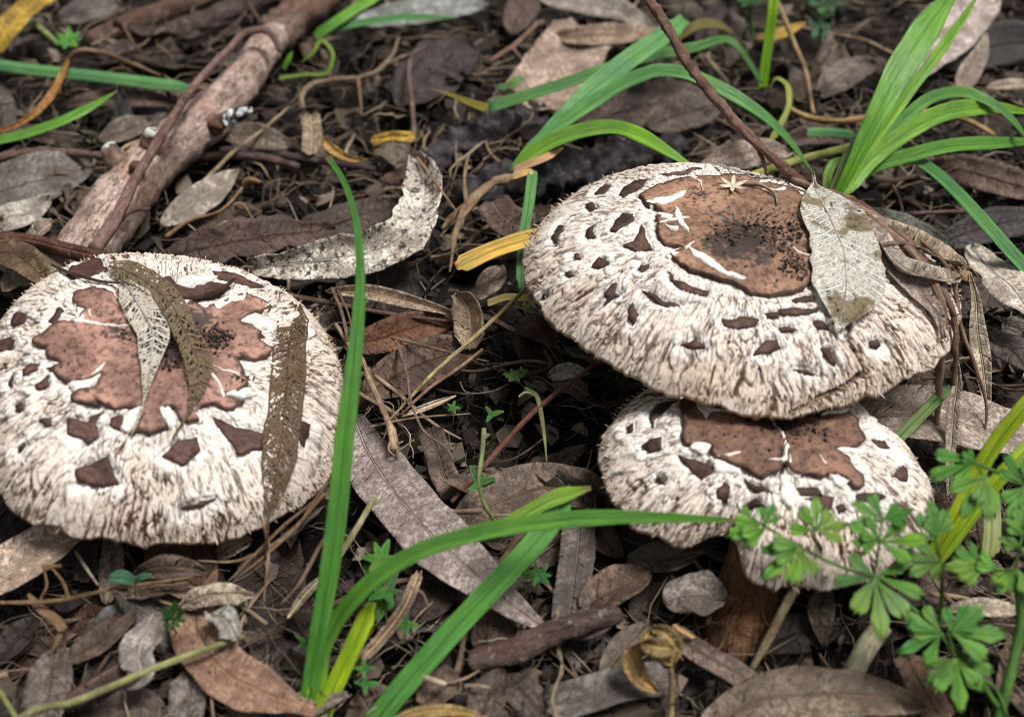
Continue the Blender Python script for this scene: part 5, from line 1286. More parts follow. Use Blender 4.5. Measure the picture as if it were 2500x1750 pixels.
rod('pale_stalk', 'pale greenish stalk leaning in the dark beside the front stem', 'c', [(1050, 970, 3.4), (980, 1090, 2.8), (910, 1230, 2.2), (820, 1390, 1.5)], [44, 46, 42, 30], (.32, .29, .17), cat='stalk', mat='dry', rough=.1, spot=.4)
rod('pale_stalk', 'thick pale striped stalk under the lower ferny leaf', 'c', [(1430, 1180, 2.6), (1370, 1260, 2.3), (1280, 1420, 1.6)], [92, 100, 96], (.44, .43, .29), cat='stalk', mat='dry', rough=.06, sides=14, spot=.4)
pod = thing('withered_pod', 'withered yellow curled leaf pod on a thin stem before the front stem', 'seed pod', W('c', [(450, 1600, 1.5)])[0])
mesh('stalk', tube(W('c', [(450, 1640, 1.6), (452, 1500, 2.2), (445, 1370, 2.9), (400, 1290, 3.3)]), [.09, .08, .06], 24, 6, .1), M['dry'], pod, (.36, .30, .16))
for pts, w_ in (([(360, 1200, 3.5), (330, 1260, 3.6), (390, 1330, 3.3), (450, 1360, 3.0)], 60), ([(370, 1200, 3.6), (430, 1230, 3.8), (470, 1290, 3.4), (450, 1360, 3.0)], 62), ([(320, 1270, 3.7), (380, 1285, 3.9), (460, 1290, 3.6)], 70)):
    mesh('husk_leaf', ribbon(W('c', pts), wid('c', w_, W('c', pts)[0]), 'lance', FACE, curl=.35, rough=.06, seed=nxt(), nu=18, edge=.3), M['leaf'], pod, (.36, .28, .12), .8)
mesh('dangling_husk', ribbon(W('c', [(310, 1250, 3.5), (270, 1340, 3.0), (310, 1430, 2.6), (390, 1490, 2.3)]), wid('c', 80, CAM + FW * 34), 'lance', FACE, curl=.3, rough=.05, seed=nxt(), nu=20), M['leaf'], pod, (.40, .27, .10), .5)

# ------------------------------------------------------------------ foreground grass
tuft('tall upright grass tuft in front of the leaf-strewn cap with one long arching blade', [
    ('f', [(655, 1700, .6), (690, 1560, 1.8), (712, 1430, 3.2), (745, 1240, 5.0), (775, 960, 7.4), (800, 750, 9.0), (808, 600, 9.9), (795, 480, 10.5), (772, 410, 10.7), (735, 352, 10.7)], 50, (.045, .20, .035), {'prof': lambda t: np.clip(.72 + t, 0, 1) * np.interp(t, [0, .5, .75, .9, 1], [1, 1, .45, .32, .34]), 'tip': .99, 'nu': 60, 'n': (.15, -.8, .55)}),
    ('f', [(645, 1690, .5), (700, 1540, 2.0), (740, 1420, 3.2), (800, 1335, 4.4), (930, 1240, 5.5), (1090, 1190, 6.1), (1300, 1162, 6.2), (1500, 1160, 5.8), (1690, 1168, 5.2)], 44, (.06, .23, .035), {'tip': .955, 'nu': 60, 'n': (-.2, -.7, .7)}),
    ('f', [(690, 1700, .5), (740, 1560, 1.8), (790, 1450, 2.8), (835, 1350, 3.6)], 48, (.17, .36, .015), {'nu': 30, 'prof': 'blade', 'n': (.1, -.8, .5)}),
    ('f', [(668, 1700, .5), (690, 1600, 1.4), (735, 1480, 2.5)], 50, (.12, .33, .02), {'n': (0, -.8, .5)})])
tuft('straight grass blade with torn folded tip leaning across the grey-mauve leaf', [
    ('f', [(790, 1690, .6), (870, 1580, 1.8), (1000, 1430, 3.0), (1130, 1290, 4.0), (1230, 1180, 4.6), (1285, 1095, 4.9)], 60, (.05, .21, .05), {'prof': 'blade', 'nu': 46, 'n': (-.2, -.7, .6)}),
    ('f', [(1080, 1195, 4.3), (1160, 1160, 4.8), (1240, 1118, 5.1), (1325, 1093, 5.1)], 42, (.12, .30, .04), {'n': FACE, 'prof': lambda t: np.interp(t, [0, .3, .75, 1], [.2, .8, 1, .25]), 'tip': .97})])
tuft('pair of thick lime stems rising behind the ferny leaves', [
    ('c', [(1640, 900, 2.6), (1740, 740, 3.6), (1830, 560, 4.6), (1930, 380, 5.6), (2060, 210, 6.6), (2250, 20, 7.6)], 92, (.20, .38, .02), {'prof': 'blade', 'fold': -.35, 'n': FACE}),
    ('c', [(1660, 900, 2.6), (1760, 780, 3.2), (1880, 620, 4.0), (2000, 470, 4.8), (2200, 270, 5.6)], 84, (.17, .35, .02), {'prof': 'blade', 'fold': -.3, 'n': FACE})], name='grass_clump')
tuft('flat grey-green blade hanging behind the ferny leaves', [('c', [(1910, 500, 3.6), (1930, 650, 3.2), (1930, 780, 2.8), (1920, 870, 2.4)], 100, (.16, .26, .13), {'prof': 'blade', 'n': (0, -.9, .4), 'fold': .1})], name='lone_grass')


# ------------------------------------------------------------------ ferny plant (lobed leaflets)
def lobe(o, d, side, nn, L, w, k, seed, nu=11, nv=7, teeth=3):
    t = np.linspace(0, 1, nu)
    v = np.linspace(-1, 1, nv)
    TT, VV = np.meshgrid(t, v, indexing='ij')
    tipl = 1 - .16 * np.abs(np.sin(VV * math.pi * teeth / 2.)) - .10 * VV ** 2
    wd_ = (.10 + .90 * np.sin(np.pi * np.clip(TT, 0, 1) ** 1.7 * .80)) * np.interp(TT, [0, .86, 1], [1, 1, .8])
    u = TT * L * (1 - (1 - tipl) * sst(.45, 1, TT))
    x = VV * wd_ * w / 2
    h = .07 * L * np.sin(TT * 2.2 + seed) * TT + .14 * w * (VV ** 2) * (.4 if seed % 2 else -.5) + .03 * k + .035 * w * noise(TT * 5, VV * 3, seed, 3)
    P3 = o + d * u[..., None] + side * x[..., None] + nn * h[..., None]
    Ng = nrm(np.cross(np.gradient(P3, axis=1), np.gradient(P3, axis=0)))
    return solid(P3, Ng, np.stack([u, x, VV], -1), .018)


def leaflet(root, name, a, b, wr=1., n=(0, -.55, .8), nl=3, col=None, seed=None):
    """fan of lobes from a (base) to b (tip); wr = spread"""
    seed = seed or nxt()
    d0 = b - a
    L = np.linalg.norm(d0)
    d0 = d0 / L
    L *= 1.12
    n = nrm(np.asarray(n, float) + .13 * rng.normal(size=3))
    side = nrm(np.cross(d0, n))
    nn = np.cross(side, d0)
    geos = []
    for k_ in range(nl):
        s_ = 0 if nl == 1 else (k_ / (nl - 1) * 2 - 1)
        an = s_ * wr * (.98 if nl < 5 else .86)
        d = d0 * math.cos(an) + side * math.sin(an)
        sd_ = side * math.cos(an) - d0 * math.sin(an)
        geos.append(lobe(a, d, sd_, nn, L * (1 - .22 * abs(s_)) * rng.uniform(.92, 1.05), L * (.29 if nl > 2 else .36) * rng.uniform(.9, 1.15), k_, seed + k_, teeth=rng.choice([2, 3])))
    c_ = col or (.165 * rng.uniform(.85, 1.2), .40 * rng.uniform(.88, 1.12), .075 * rng.uniform(.7, 1.3))
    return mesh(name, join(geos), M['green'], root, c_, 1.)


def ferny(label, v, stems, leaflets, group='ferny plants', n=(0, -.55, .8), col=None):
    P0 = W(v, stems[0][0])[0]
    root = thing('ferny_plant', label, 'plant', (P0[0], P0[1], max(.2, P0[2] - .4)), group)
    for pts, w_ in stems:
        Q = W(v, pts)
        mesh('stem', tube(Q, [wid(v, w_, Q[0]) / 2, wid(v, w_, Q[0]) * .36], max(14, len(pts) * 7), 7, .05, nxt()), M['dry'], root, (.10, .24, .05), .05)
    for (ax, ay, az), (bx, by, bz), wr, nl in leaflets:
        A, B = W(v, [(ax, ay, az), (bx, by, bz)])
        leaflet(root, 'leaflet', A, B, wr, n, nl, col)
    return root


ferny('ferny green plant spreading over the front of the split mushroom', 'c',
      [([(1960, 1560, 2.6), (1800, 1330, 3.6), (1570, 1110, 4.5), (1390, 960, 5.2)], 26), ([(1390, 960, 5.2), (1240, 915, 5.5), (1050, 825, 5.8), (900, 735, 6.0), (830, 695, 6.0)], 18),
       ([(1390, 960, 5.2), (1410, 820, 5.8), (1425, 700, 6.2)], 14), ([(1115, 850, 5.7), (1118, 740, 6.1)], 10)],
      [((1390, 965, 5.2), (1420, 1232, 4.6), .6, 3), ((1395, 960, 5.2), (1612, 1045, 5.0), .8, 3), ((1385, 960, 5.2), (1196, 985, 5.2), .85, 3),
       ((1050, 828, 5.8), (880, 960, 5.4), .6, 3), ((1050, 832, 5.8), (1078, 1005, 5.2), .35, 2), ((1045, 822, 5.8), (860, 850, 5.9), .3, 2),
       ((1118, 745, 6.1), (980, 668, 6.4), .45, 2), ((1118, 742, 6.1), (1118, 588, 6.5), .6, 3), ((1122, 745, 6.1), (1270, 715, 6.2), .6, 3),
       ((1428, 700, 6.2), (1290, 612, 6.6), .6, 3), ((1432, 695, 6.2), (1560, 655, 6.5), .5, 3), ((1410, 790, 5.9), (1268, 712, 6.2), .6, 3), ((1408, 795, 5.9), (1300, 808, 5.9), .4, 2), ((1415, 800, 5.9), (1628, 790, 5.9), .65, 3),
       ((880, 720, 6.0), (930, 625, 6.4), .6, 3), ((860, 715, 6.0), (712, 775, 5.8), .55, 3), ((830, 695, 6.0), (745, 660, 6.2), .4, 2), ((890, 735, 6.0), (760, 800, 5.7), .25, 2)])
ferny('ferny green plant with a long stalk beside the pair of lime stems', 'c',
      [([(1690, 1190, 3.2), (1700, 1050, 4.2), (1700, 920, 5.0), (1670, 780, 5.7)], 20), ([(1850, 430, 6.6), (1960, 480, 6.4), (2100, 540, 6.2)], 20), ([(1850, 432, 6.6), (1900, 500, 6.5)], 12)],
      [((1668, 780, 5.7), (1650, 600, 6.4), .55, 3), ((1668, 782, 5.7), (1570, 712, 6.1), .5, 2), ((1690, 890, 5.2), (1490, 850, 5.4), .55, 3), ((1695, 900, 5.1), (1645, 975, 4.8), .6, 3), ((1670, 770, 5.7), (1730, 650, 6.2), .4, 2),
       ((1845, 430, 6.6), (1648, 500, 6.4), .55, 3), ((1850, 428, 6.6), (1790, 385, 6.9), .5, 3), ((1905, 500, 6.5), (1790, 690, 5.9), .65, 3), ((1905, 500, 6.5), (1905, 690, 5.9), .4, 3),
       ((2090, 540, 6.2), (1990, 400, 6.7), .5, 3), ((2090, 545, 6.2), (2010, 690, 5.8), .5, 3)])
ferny('lowest ferny green plant in front of the rusty leaf', 'c',
      [([(2000, 1600, 2.0), (1950, 1480, 2.6), (1830, 1400, 3.2), (1765, 1335, 3.6), (1730, 1220, 4.2)], 22), ([(1765, 1335, 3.6), (1690, 1210, 4.2)], 14)],
      [((1690, 1215, 4.2), (1540, 1140, 4.5), .6, 3), ((1695, 1225, 4.2), (1512, 1300, 3.9), .75, 3), ((1740, 1215, 4.2), (1815, 1090, 4.6), .7, 3), ((1745, 1220, 4.2), (1985, 1225, 4.1), .65, 3), ((1765, 1215, 4.2), (1890, 1295, 3.9), .4, 2),
       ((1765, 1338, 3.6), (1630, 1450, 3.2), .5, 3), ((1765, 1340, 3.6), (1790, 1575, 2.9), .65, 3), ((1768, 1338, 3.6), (1945, 1400, 3.4), .6, 3)])
ferny('ferny green plant with a thick stalk and narrow spreading leaflets', 'c',
      [([(1960, 1620, 1.8), (2020, 1400, 2.8), (2060, 1200, 3.6), (2060, 1050, 4.4), (2040, 930, 5.0)], 54), ([(2040, 930, 5.0), (1960, 930, 5.1), (1880, 915, 5.2)], 16), ([(2040, 930, 5.0), (2060, 820, 5.5), (2080, 740, 5.8)], 16)],
      [((1890, 915, 5.2), (1715, 915, 5.4), .3, 3), ((1890, 918, 5.2), (1750, 975, 5.0), .3, 2), ((1880, 905, 5.2), (1765, 830, 5.6), .5, 3), ((1960, 928, 5.1), (1840, 860, 5.5), .3, 2), ((2040, 930, 5.0), (1950, 1040, 4.6), .5, 3), ((2050, 930, 5.0), (2110, 1050, 4.6), .5, 3),
       ((2070, 770, 5.7), (1990, 690, 6.0), .5, 3), ((2080, 740, 5.8), (2090, 600, 6.3), .5, 3), ((2060, 820, 5.5), (1960, 780, 5.7), .4, 3), ((2060, 830, 5.5), (2130, 860, 5.4), .5, 3), ((2020, 930, 5.0), (1930, 985, 4.9), .35, 3)], n=(0, -.3, .9))
ferny('blurred ferny plant in the far background', 'h', [([(920, 260, 1.5), (930, 120, 2.8), (960, 20, 3.6)], 20), ([(930, 120, 2.8), (860, 60, 3.2)], 12)],
      [((960, 30, 3.5), (850, 10, 3.8), .8, 3), ((960, 30, 3.5), (1060, 20, 3.8), .8, 3), ((930, 130, 2.8), (880, 210, 2.4), .8, 3), ((930, 130, 2.8), (985, 180, 2.5), .8, 3), ((945, 70, 3.2), (1000, 90, 3.1), .8, 3), ((960, 20, 3.6), (950, -60, 4.), .8, 3)], col=(.05, .17, .075))
ferny('blurred stalked seedling in the far background beside the ferny plant', 'h', [([(540, 210, 1.5), (538, 120, 2.4), (530, 20, 3.4)], 26)], [((530, 20, 3.4), (460, 0, 3.6), .6, 3), ((530, 20, 3.4), (600, -10, 3.6), .6, 3), ((530, 20, 3.4), (535, -70, 4.0), .6, 3)], col=(.05, .18, .06))


# ------------------------------------------------------------------ small whorled weeds and seedlings
def whorl(label, v, c, r, nleaf, stem_pts=None, sw=10, group='small whorled weeds', col=(.09, .25, .05), tiers=(), dz=.3, w=.42, name='whorled_weed', a0=0.):
    Pc = W(v, [c])[0]
    R_ = wid(v, r, Pc)
    root = thing(name, label, 'weed', (Pc[0], Pc[1], max(.3, Pc[2] - 1)), group)
    if stem_pts:
        mesh('stem', tube(W(v, stem_pts), [wid(v, sw, Pc) / 2] * 2, 16, 6, .05, nxt()), M['dry'], root, (.26, .34, .13), .1)
    cs = [(Pc, R_, nleaf)]
    for tx, ty, tz, tr, tn in tiers:
        q = W(v, [(tx, ty, tz)])[0]
        cs.append((q, wid(v, tr, q), tn))
    for q, r_, n_ in cs:
        for i in range(n_):
            a = a0 + 2 * math.pi * i / n_ + rng.uniform(-.2, .2)
            e = np.array([math.cos(a), math.sin(a) * .85 + .0, .25 + .3 * math.sin(a)])
            l_ = r_ * rng.uniform(.8, 1.1)
            mesh('leaf', ribbon(np.array([q, q + e * l_ * .5 + (0, 0, dz * .1), q + e * l_]), l_ * w, 'drop', FACE, curl=.12, nu=10, nv=5, seed=nxt(), edge=.04), M['green'], root, tuple(x * rng.uniform(1.1, 1.6) for x in col), 1.)
    return root


whorl('bright green whorl of seven small leaves beside the fallen branch', 't', (388, 240, 3.6), 92, 7, [(190, 130, 2.2), (260, 190, 3.0), (330, 250, 3.5)], 34, w=.46)
whorl('small green weed with stacked whorls behind the arching grass blade', 'd', (625, 885, 4.0), 95, 6, [(650, 1180, 1.6), (640, 1030, 2.8), (628, 890, 4.0)], 12, tiers=[(600, 930, 3.6, 70, 4), (650, 1035, 2.9, 95, 5), (620, 1110, 2.4, 75, 4), (585, 985, 3.0, 70, 3)])
whorl('tiny green weed beside the twisted flat stalk', 'd', (735, 1185, 2.6), 62, 5, [(735, 1260, 1.6), (735, 1190, 2.5)], 8)
whorl('tiny dark green weed under the straight torn blade', 'd', (1350, 960, 2.9), 66, 7, [(1340, 1040, 1.8), (1348, 970, 2.8)], 8, tiers=[(1300, 930, 2.8, 50, 3)], col=(.06, .19, .05))
whorl('pale-stemmed seedling with drooping leaves in the gap between the caps', 'd', (1075, 530, 3.2), 85, 3, [(1100, 275, 4.2), (1090, 400, 3.8), (1075, 530, 3.2), (1100, 620, 2.8), (1150, 700, 2.2)], 22, tiers=[(1115, 530, 3.1, 50, 3), (1135, 215, 4.0, 55, 3)], a0=2.2, col=(.08, .21, .045))
whorl('tiny cluster of round weed leaves in the shade under the largest cap', 'd', (1240, 40, 3.0), 42, 6, [(1300, 100, 2.2), (1250, 50, 2.9)], 8, tiers=[(1275, 20, 3.0, 36, 4), (1215, 30, 3.0, 34, 2), (1310, 85, 2.6, 40, 3)], w=.6, col=(.14, .27, .08))
whorl('speck of a weed among the crossing straws', 'd', (955, 185, 2.9), 36, 5, col=(.07, .2, .05))
whorl('weed sprig at the base of the foreground grass', 'd', (545, 1390, 2.6), 55, 4, [(560, 1500, 1.6), (548, 1400, 2.5)], 8, tiers=[(550, 1460, 2.2, 60, 4)], col=(.07, .22, .05))
whorl('little weed beside the foreground grass base', 'd', (280, 1265, 2.4), 48, 5, col=(.06, .2, .05))
whorl('pair of oval blue-green seed leaves on the orange-brown twig', 'e', (845, 555, 3.5), 10, 1, [(840, 640, 2.4), (845, 560, 3.5)], 10, name='seedling')
sr = [o for o in bpy.data.objects if o.get('label', '').startswith('pair of oval')][0]
for pts, w_ in (([(838, 560, 3.55), (760, 530, 3.8), (680, 535, 3.8)], 78), ([(850, 565, 3.55), (880, 530, 3.8), (945, 520, 3.85)], 36)):
    mesh('seed_leaf', ribbon(W('e', pts), wid('e', w_, CAM + FW * 33), lambda t: np.sin(np.pi * np.clip(t * .94 + .03, 0, 1)) ** .5, FACE, curl=.08, nu=16, nv=7, edge=0), M['green'], sr, (.085, .24, .12), 1.)
whorl('two little oval leaves beside the dark spotted blade', 'g', (1010, 490, 3.6), 10, 1, [(1000, 600, 2.4), (1010, 495, 3.6)], 10, name='seedling')
sr = [o for o in bpy.data.objects if o.get('label', '').startswith('two little oval')][0]
for pts, w_ in (([(1010, 490, 3.6), (1050, 465, 3.8), (1095, 440, 3.9)], 56), ([(1008, 492, 3.6), (980, 488, 3.7), (945, 492, 3.7)], 36)):
    mesh('seed_leaf', ribbon(W('g', pts), wid('g', w_, CAM + FW * 55), lambda t: np.sin(np.pi * np.clip(t * .94 + .03, 0, 1)) ** .5, FACE, curl=.08, nu=14, nv=7, edge=0), M['green'], sr, (.13, .27, .09), 1.)
ferny('parsley-like seedling below the leaf-strewn cap', 'e', [([(1120, 900, 1.6), (1085, 850, 2.6), (1075, 800, 3.2)], 12)], [((1075, 800, 3.2), (1090, 690, 3.8), .5, 3), ((1075, 800, 3.2), (1010, 770, 3.4), .5, 3), ((1080, 805, 3.2), (1160, 800, 3.3), .6, 3), ((1075, 810, 3.1), (1040, 870, 2.9), .5, 3), ((1075, 800, 3.2), (1030, 720, 3.6), .4, 3)], col=(.055, .19, .035))
rod('green_shoot', 'broken pale green shoot pointing down beside the reddish twig', 'd', [(1290, 90, 3.4), (1345, 130, 3.6), (1362, 200, 3.4), (1378, 310, 3.0), (1390, 435, 2.6)], [16, 26, 24, 14, 5], (.36, .40, .18), cat='shoot', mat='dry', rough=.1, spot=.2, forks=[([(1340, 125, 3.6), (1290, 110, 3.6), (1260, 130, 3.5)], 18)])
rod('root', 'thick pale yellow root curling in the litter behind the branch end', 't', [(1700, 610, 2.0), (1690, 540, 2.2), (1740, 480, 2.4), (1860, 450, 2.4), (2000, 440, 2.3), (2100, 420, 2.2)], [26, 34, 30, 26, 20], (.26, .20, .13), cat='root', mat='dry', rough=.16)
rod('root', 'tan root running up from the yellow root into the blur', 'g', [(160, 440, 2.3), (260, 410, 2.4), (340, 340, 2.4), (400, 210, 2.2)], [24, 28, 24, 16], (.22, .175, .11), cat='root', mat='dry', rough=.16, forks=[([(300, 370, 2.4), (420, 320, 2.5), (500, 290, 2.4)], 22), ([(170, 440, 2.3), (180, 520, 2.0), (190, 650, 1.6)], 22)])
rod('root', 'thin upright dark root before the big purple leaf', 'g', [(560, 265, 2.8), (480, 300, 3.0), (455, 400, 2.8), (470, 560, 2.2), (490, 800, 1.6)], [18, 26, 28, 24], (.17, .12, .10), cat='root', mat='dry', rough=.16)
rod('dead_twig', 'tan twig sloping up to the tan leaf end in the background', 'g', [(910, 345, 2.4), (1040, 260, 2.8), (1180, 130, 3.2)], [26, 30, 26], (.33, .23, .18), forks=[([(1030, 260, 2.8), (1060, 300, 2.6), (1105, 350, 2.4)], 26)])
leaf('yellow_scrap', 'golden scrap of leaf behind the curled white leaf', 'g', [(240, 790, 2.6), (360, 770, 2.8), (490, 775, 2.7)], 64, (.50, .32, .05), .5, prof='strip', rough=.1, n=FACE, midrib=False)
leaf('yellow_scrap', 'curved golden-brown leaf scrap beside the golden one', 'g', [(-20, 780, 2.4), (40, 850, 2.6), (140, 900, 2.5), (210, 900, 2.3)], 56, (.40, .25, .08), .5, prof='lance', curl=.3, n=FACE, midrib=False)
leaf('dead_leaf', 'upright tan strip of bark under the pale yellow root', 't', [(1740, 640, 2.2), (1750, 740, 2.1), (1745, 870, 1.8)], 110, (.34, .26, .18), .5, prof='strip', rough=.08, n=FACE, midrib=False)

leaf('dead_leaf', 'dusky leaf heaped against the foot of the stem under the leaf-strewn cap', 'e', [(840, 520, 2.6), (960, 480, 3.0), (1120, 470, 3.0), (1280, 500, 2.6)], 130, (.22, .16, .12), .7, prof='broad', rough=.2, edge=.2, n=FACE)
leaf('dead_leaf', 'ragged brown leaf beneath the dusky one at the foot of the same stem', 'e', [(800, 640, 2.3), (980, 590, 2.6), (1240, 600, 2.5)], 130, (.26, .18, .13), .7, prof='torn', rough=.2, edge=.3, n=FACE)

# ------------------------------------------------------------------ filler litter: dead leaves lying at random
PROTO = []
for i in range(16):
    L_, w_ = [(7, 1.5), (5.2, 1.9), (4.2, 2.2), (3.2, 1.5), (2.6, 1.8), (6, 1.1), (3.6, 2.4), (2.2, 1.1)][i % 8]
    t_ = np.linspace(0, 1, 5)
    bend = rng.uniform(-.6, .6)
    P = np.stack([(t_ - .5) * L_, bend * (t_ - .5) ** 2 * L_ * .5, rng.uniform(-.5, .9) * (t_ - .5) ** 2 * L_ * .35], -1)
    geo = ribbon(P, w_, ['lance', 'broad', 'torn', 'broad', 'torn', 'lance', 'broad', 'strip'][i % 8], (0, 0, 1), curl=rng.uniform(-.15, .3), rough=rng.uniform(.08, .3), edge=rng.uniform(.05, .35), wave=rng.uniform(0, .12), nu=18, nv=7, seed=300 + i)
    o = mesh('leaf_proto', geo, M['leaf'], None, org=np.zeros(3))
    PROTO.append(o.data)
    bpy.data.objects.remove(o)
FILL = [('brown_litter_leaf', 'brown dead leaf half buried in the dark litter', [(.185, .138, .105), (.225, .17, .13), (.15, .11, .085)]),
        ('grey_litter_leaf', 'weathered grey dead leaf half buried in the dark litter', [(.28, .245, .22), (.24, .20, .18), (.33, .29, .26)]),
        ('dark_litter_leaf', 'blackish rotting leaf half buried in the litter', [(.08, .06, .052), (.11, .08, .07), (.06, .048, .045)]),
        ('tan_litter_leaf', 'light tan dead leaf half buried in the dark litter', [(.38, .29, .21), (.44, .35, .27), (.33, .23, .155)]),
        ('reddish_litter_leaf', 'reddish-brown dead leaf half buried in the dark litter', [(.20, .115, .08), (.24, .145, .10)])]
LAND = [((-10.7, -6.5), 'the leaf-strewn cap'), ((7.3, -1.), 'the largest cap'), ((7.7, -11.5), 'the split mushroom')] + [(tuple(W(v_, [(x_, y_, 1.)])[0][:2]), t_) for v_, x_, y_, t_ in (
    ('t', 700, 1100, 'the foot of the fallen branch'), ('t', 1350, 480, 'the top of the fallen branch'), ('t', 388, 240, 'the green whorl'), ('t', 900, 130, 'the dark sticks'), ('i', 450, 520, 'the curled white leaf'), ('i', 1000, 560, 'the yellow blade'),
    ('g', 1400, 960, 'the blackened wood'), ('g', 1370, 290, 'the broad pinkish leaf'), ('h', 620, 450, 'the upright yellow-green blade'), ('h', 1030, 1090, 'the dark upright grass'), ('h', 1700, 130, 'the pink-grey leaf'), ('j', 1220, 560, 'the scalloped pale leaf'),
    ('d', 900, 800, 'the grey-mauve leaf'), ('d', 1130, 400, 'the reddish twig'), ('d', 1400, 1230, 'the bark-covered twig'), ('e', 2000, 1300, 'the foreground grass'), ('e', 700, 1210, 'the long pale green stalk'), ('e', 380, 675, 'the orange-brown twig'),
    ('c', 400, 1290, 'the withered pod'), ('c', 1390, 1300, 'the lower ferny leaves'), ('c', 1950, 290, 'the large grey-pink leaf'), ('c', 2050, 1100, 'the thick green stalk of the edge plant'), ('g', 500, 500, 'the big purple leaf'), ('e', 200, 300, 'the broad pale tan leaf'))]


def near(p):
    return min(LAND, key=lambda q: (q[0][0] - p[0]) ** 2 + (q[0][1] - p[1]) ** 2)[1]


SHAPE = ['long', 'tapering', 'broad', 'rounded', 'torn', 'slender', 'crumpled', 'stubby']
for i in range(296):
    px, py = rng.uniform(-250, 2750), rng.uniform(0, 1) ** 1.35 * 2050 - 200
    p = at(px, py, .6)
    kf = rng.choice(5, p=[.34, .22, .22, .12, .10])
    nm, lab, cols = FILL[kf]
    ip = rng.integers(len(PROTO))
    o = bpy.data.objects.new(nm, PROTO[ip])
    COL.objects.link(o)
    z = float(gz(p[0], p[1])) + rng.uniform(.35, 1.15)
    o.location = (p[0] * CM, p[1] * CM, z * CM)
    o.rotation_euler = (rng.normal(0, .3), rng.normal(0, .25), rng.uniform(0, 6.28))
    s_ = rng.uniform(.7, 1.15)
    o.scale = (s_, s_, s_)
    c_ = np.array(cols[rng.integers(len(cols))]) * rng.uniform(.28, .58)
    o.color = (*c_.tolist(), float(rng.uniform(.3, .9)))
    tag(o, SHAPE[ip % 8] + ' ' + lab.split(' half')[0] + ' half buried beside ' + near(p), 'leaf', lab.replace('leaf', 'leaves') + ' all around')

# random thin straws and twiglets
SPROTO = []
for i in range(10):
    L_ = rng.uniform(2.5, 7)
    t_ = np.linspace(0, 1, 5)
    P = np.stack([(t_ - .5) * L_, rng.normal(0, .12, 5) * L_ * .4, rng.normal(0, .06, 5) * L_ * .4], -1)
    r_ = rng.uniform(.035, .09)
    o = mesh('straw_proto', tube(P, [r_, r_, r_ * .5], 20, 5, .25, 40 + i, 3), M['dry'], None, org=np.zeros(3))
    SPROTO.append(o.data)
    bpy.data.objects.remove(o)
for i in range(200):
    px, py = rng.uniform(-200, 2700), rng.uniform(-150, 1850)
    p = at(px, py, 1.2)
    pale = rng.random() < .45
    ip = rng.integers(10)
    o = bpy.data.objects.new('pale_straw' if pale else 'brown_straw', SPROTO[ip])
    COL.objects.link(o)
    o.location = (p[0] * CM, p[1] * CM, (float(gz(p[0], p[1])) + rng.uniform(.9, 1.7)) * CM)
    o.rotation_euler = (rng.normal(0, .2), rng.normal(0, .22), rng.uniform(0, 6.28))
    c_ = np.array((.40, .31, .21) if pale else (.14, .10, .075)) * rng.uniform(.8, 1.2)
    o.color = (*c_.tolist(), .4)
    tag(o, ['short', 'bent', 'long'][ip % 3] + (' pale' if pale else ' brown') + ' straw lying loose beside ' + near(p), 'straw', 'loose pale straws' if pale else 'loose brown straws')


# crumbs and rootlets: too many and too small to count
def crumbs(name, label, n, area, zr, size, cols, seed):
    r = np.random.default_rng(seed)
    px, py = r.uniform(area[0], area[2], n), r.uniform(area[1], area[3], n)
    ctr = np.array([at(a, b, .8) for a, b in zip(px, py)])
    ctr[:, 2] = gz(ctr[:, 0], ctr[:, 1]) + r.uniform(zr[0], zr[1], n)
    k = 6
    a = np.linspace(0, 2 * math.pi, k, endpoint=False)
    sz = np.minimum(r.lognormal(math.log(size), .5, n), .62)
    ring = np.stack([np.cos(a)[None] * r.uniform(.5, 1.4, (n, k)), np.sin(a)[None] * r.uniform(.35, 1, (n, k)), r.normal(0, .16, (n, k))], -1) * sz[:, None, None]
    ax = nrm(r.normal(size=(n, 3)) * (.5, .5, 1))
    bx = nrm(np.cross(ax, r.normal(size=(n, 3))))
    cx = np.cross(ax, bx)
    loc = ring[..., :1] * bx[:, None] + ring[..., 1:2] * cx[:, None] + ring[..., 2:] * ax[:, None]
    top = ctr[:, None] + loc
    V = np.concatenate([top, (ctr + ax * sz[:, None] * .07)[:, None], (ctr - ax * sz[:, None] * .07)[:, None]], 1)
    F0 = [(i, (i + 1) % k, k) for i in range(k)] + [((i + 1) % k, i, k + 1) for i in range(k)]
    F_ = (np.array(F0)[None] + (np.arange(n) * (k + 2))[:, None, None]).reshape(-1, 3)
    pig = np.repeat(np.array(cols)[r.integers(len(cols), size=n)] * r.uniform(.6, 1.3, (n, 1)), k + 2, 0)
    o = mesh(name, (V.reshape(-1, 3), F_, {'pig': pig, 'pol': V.reshape(-1, 3) * 3}), M['cap'], None, org=np.zeros(3))
    o.data.polygons.foreach_set('use_smooth', np.zeros(len(o.data.polygons), bool))
    return tag(o, label, 'litter', kind='stuff')


CR = [(.02, .015, .013), (.042, .031, .024), (.014, .011, .01), (.075, .057, .044), (.18, .14, .11), (.012, .01, .009), (.026, .02, .017)]
crumbs('leaf_crumbs', 'crumbled leaf bits and soil grains filling the gaps of the litter', 9000, (-400, -300, 2900, 2000), (-.05, .8), .16, CR, 3)
crumbs('leaf_flakes', 'broken leaf flakes scattered through the litter', 2600, (-400, -300, 2900, 2000), (.3, 1.5), .30, CR[:5], 4)


crumbs('leaf_flakes', 'broken leaf pieces covering the soil of the background', 2400, (-400, -350, 2900, 620), (.2, 1.3), .52, [tuple(q * .6 for q in c_) for c_ in CR[:5]], 8)


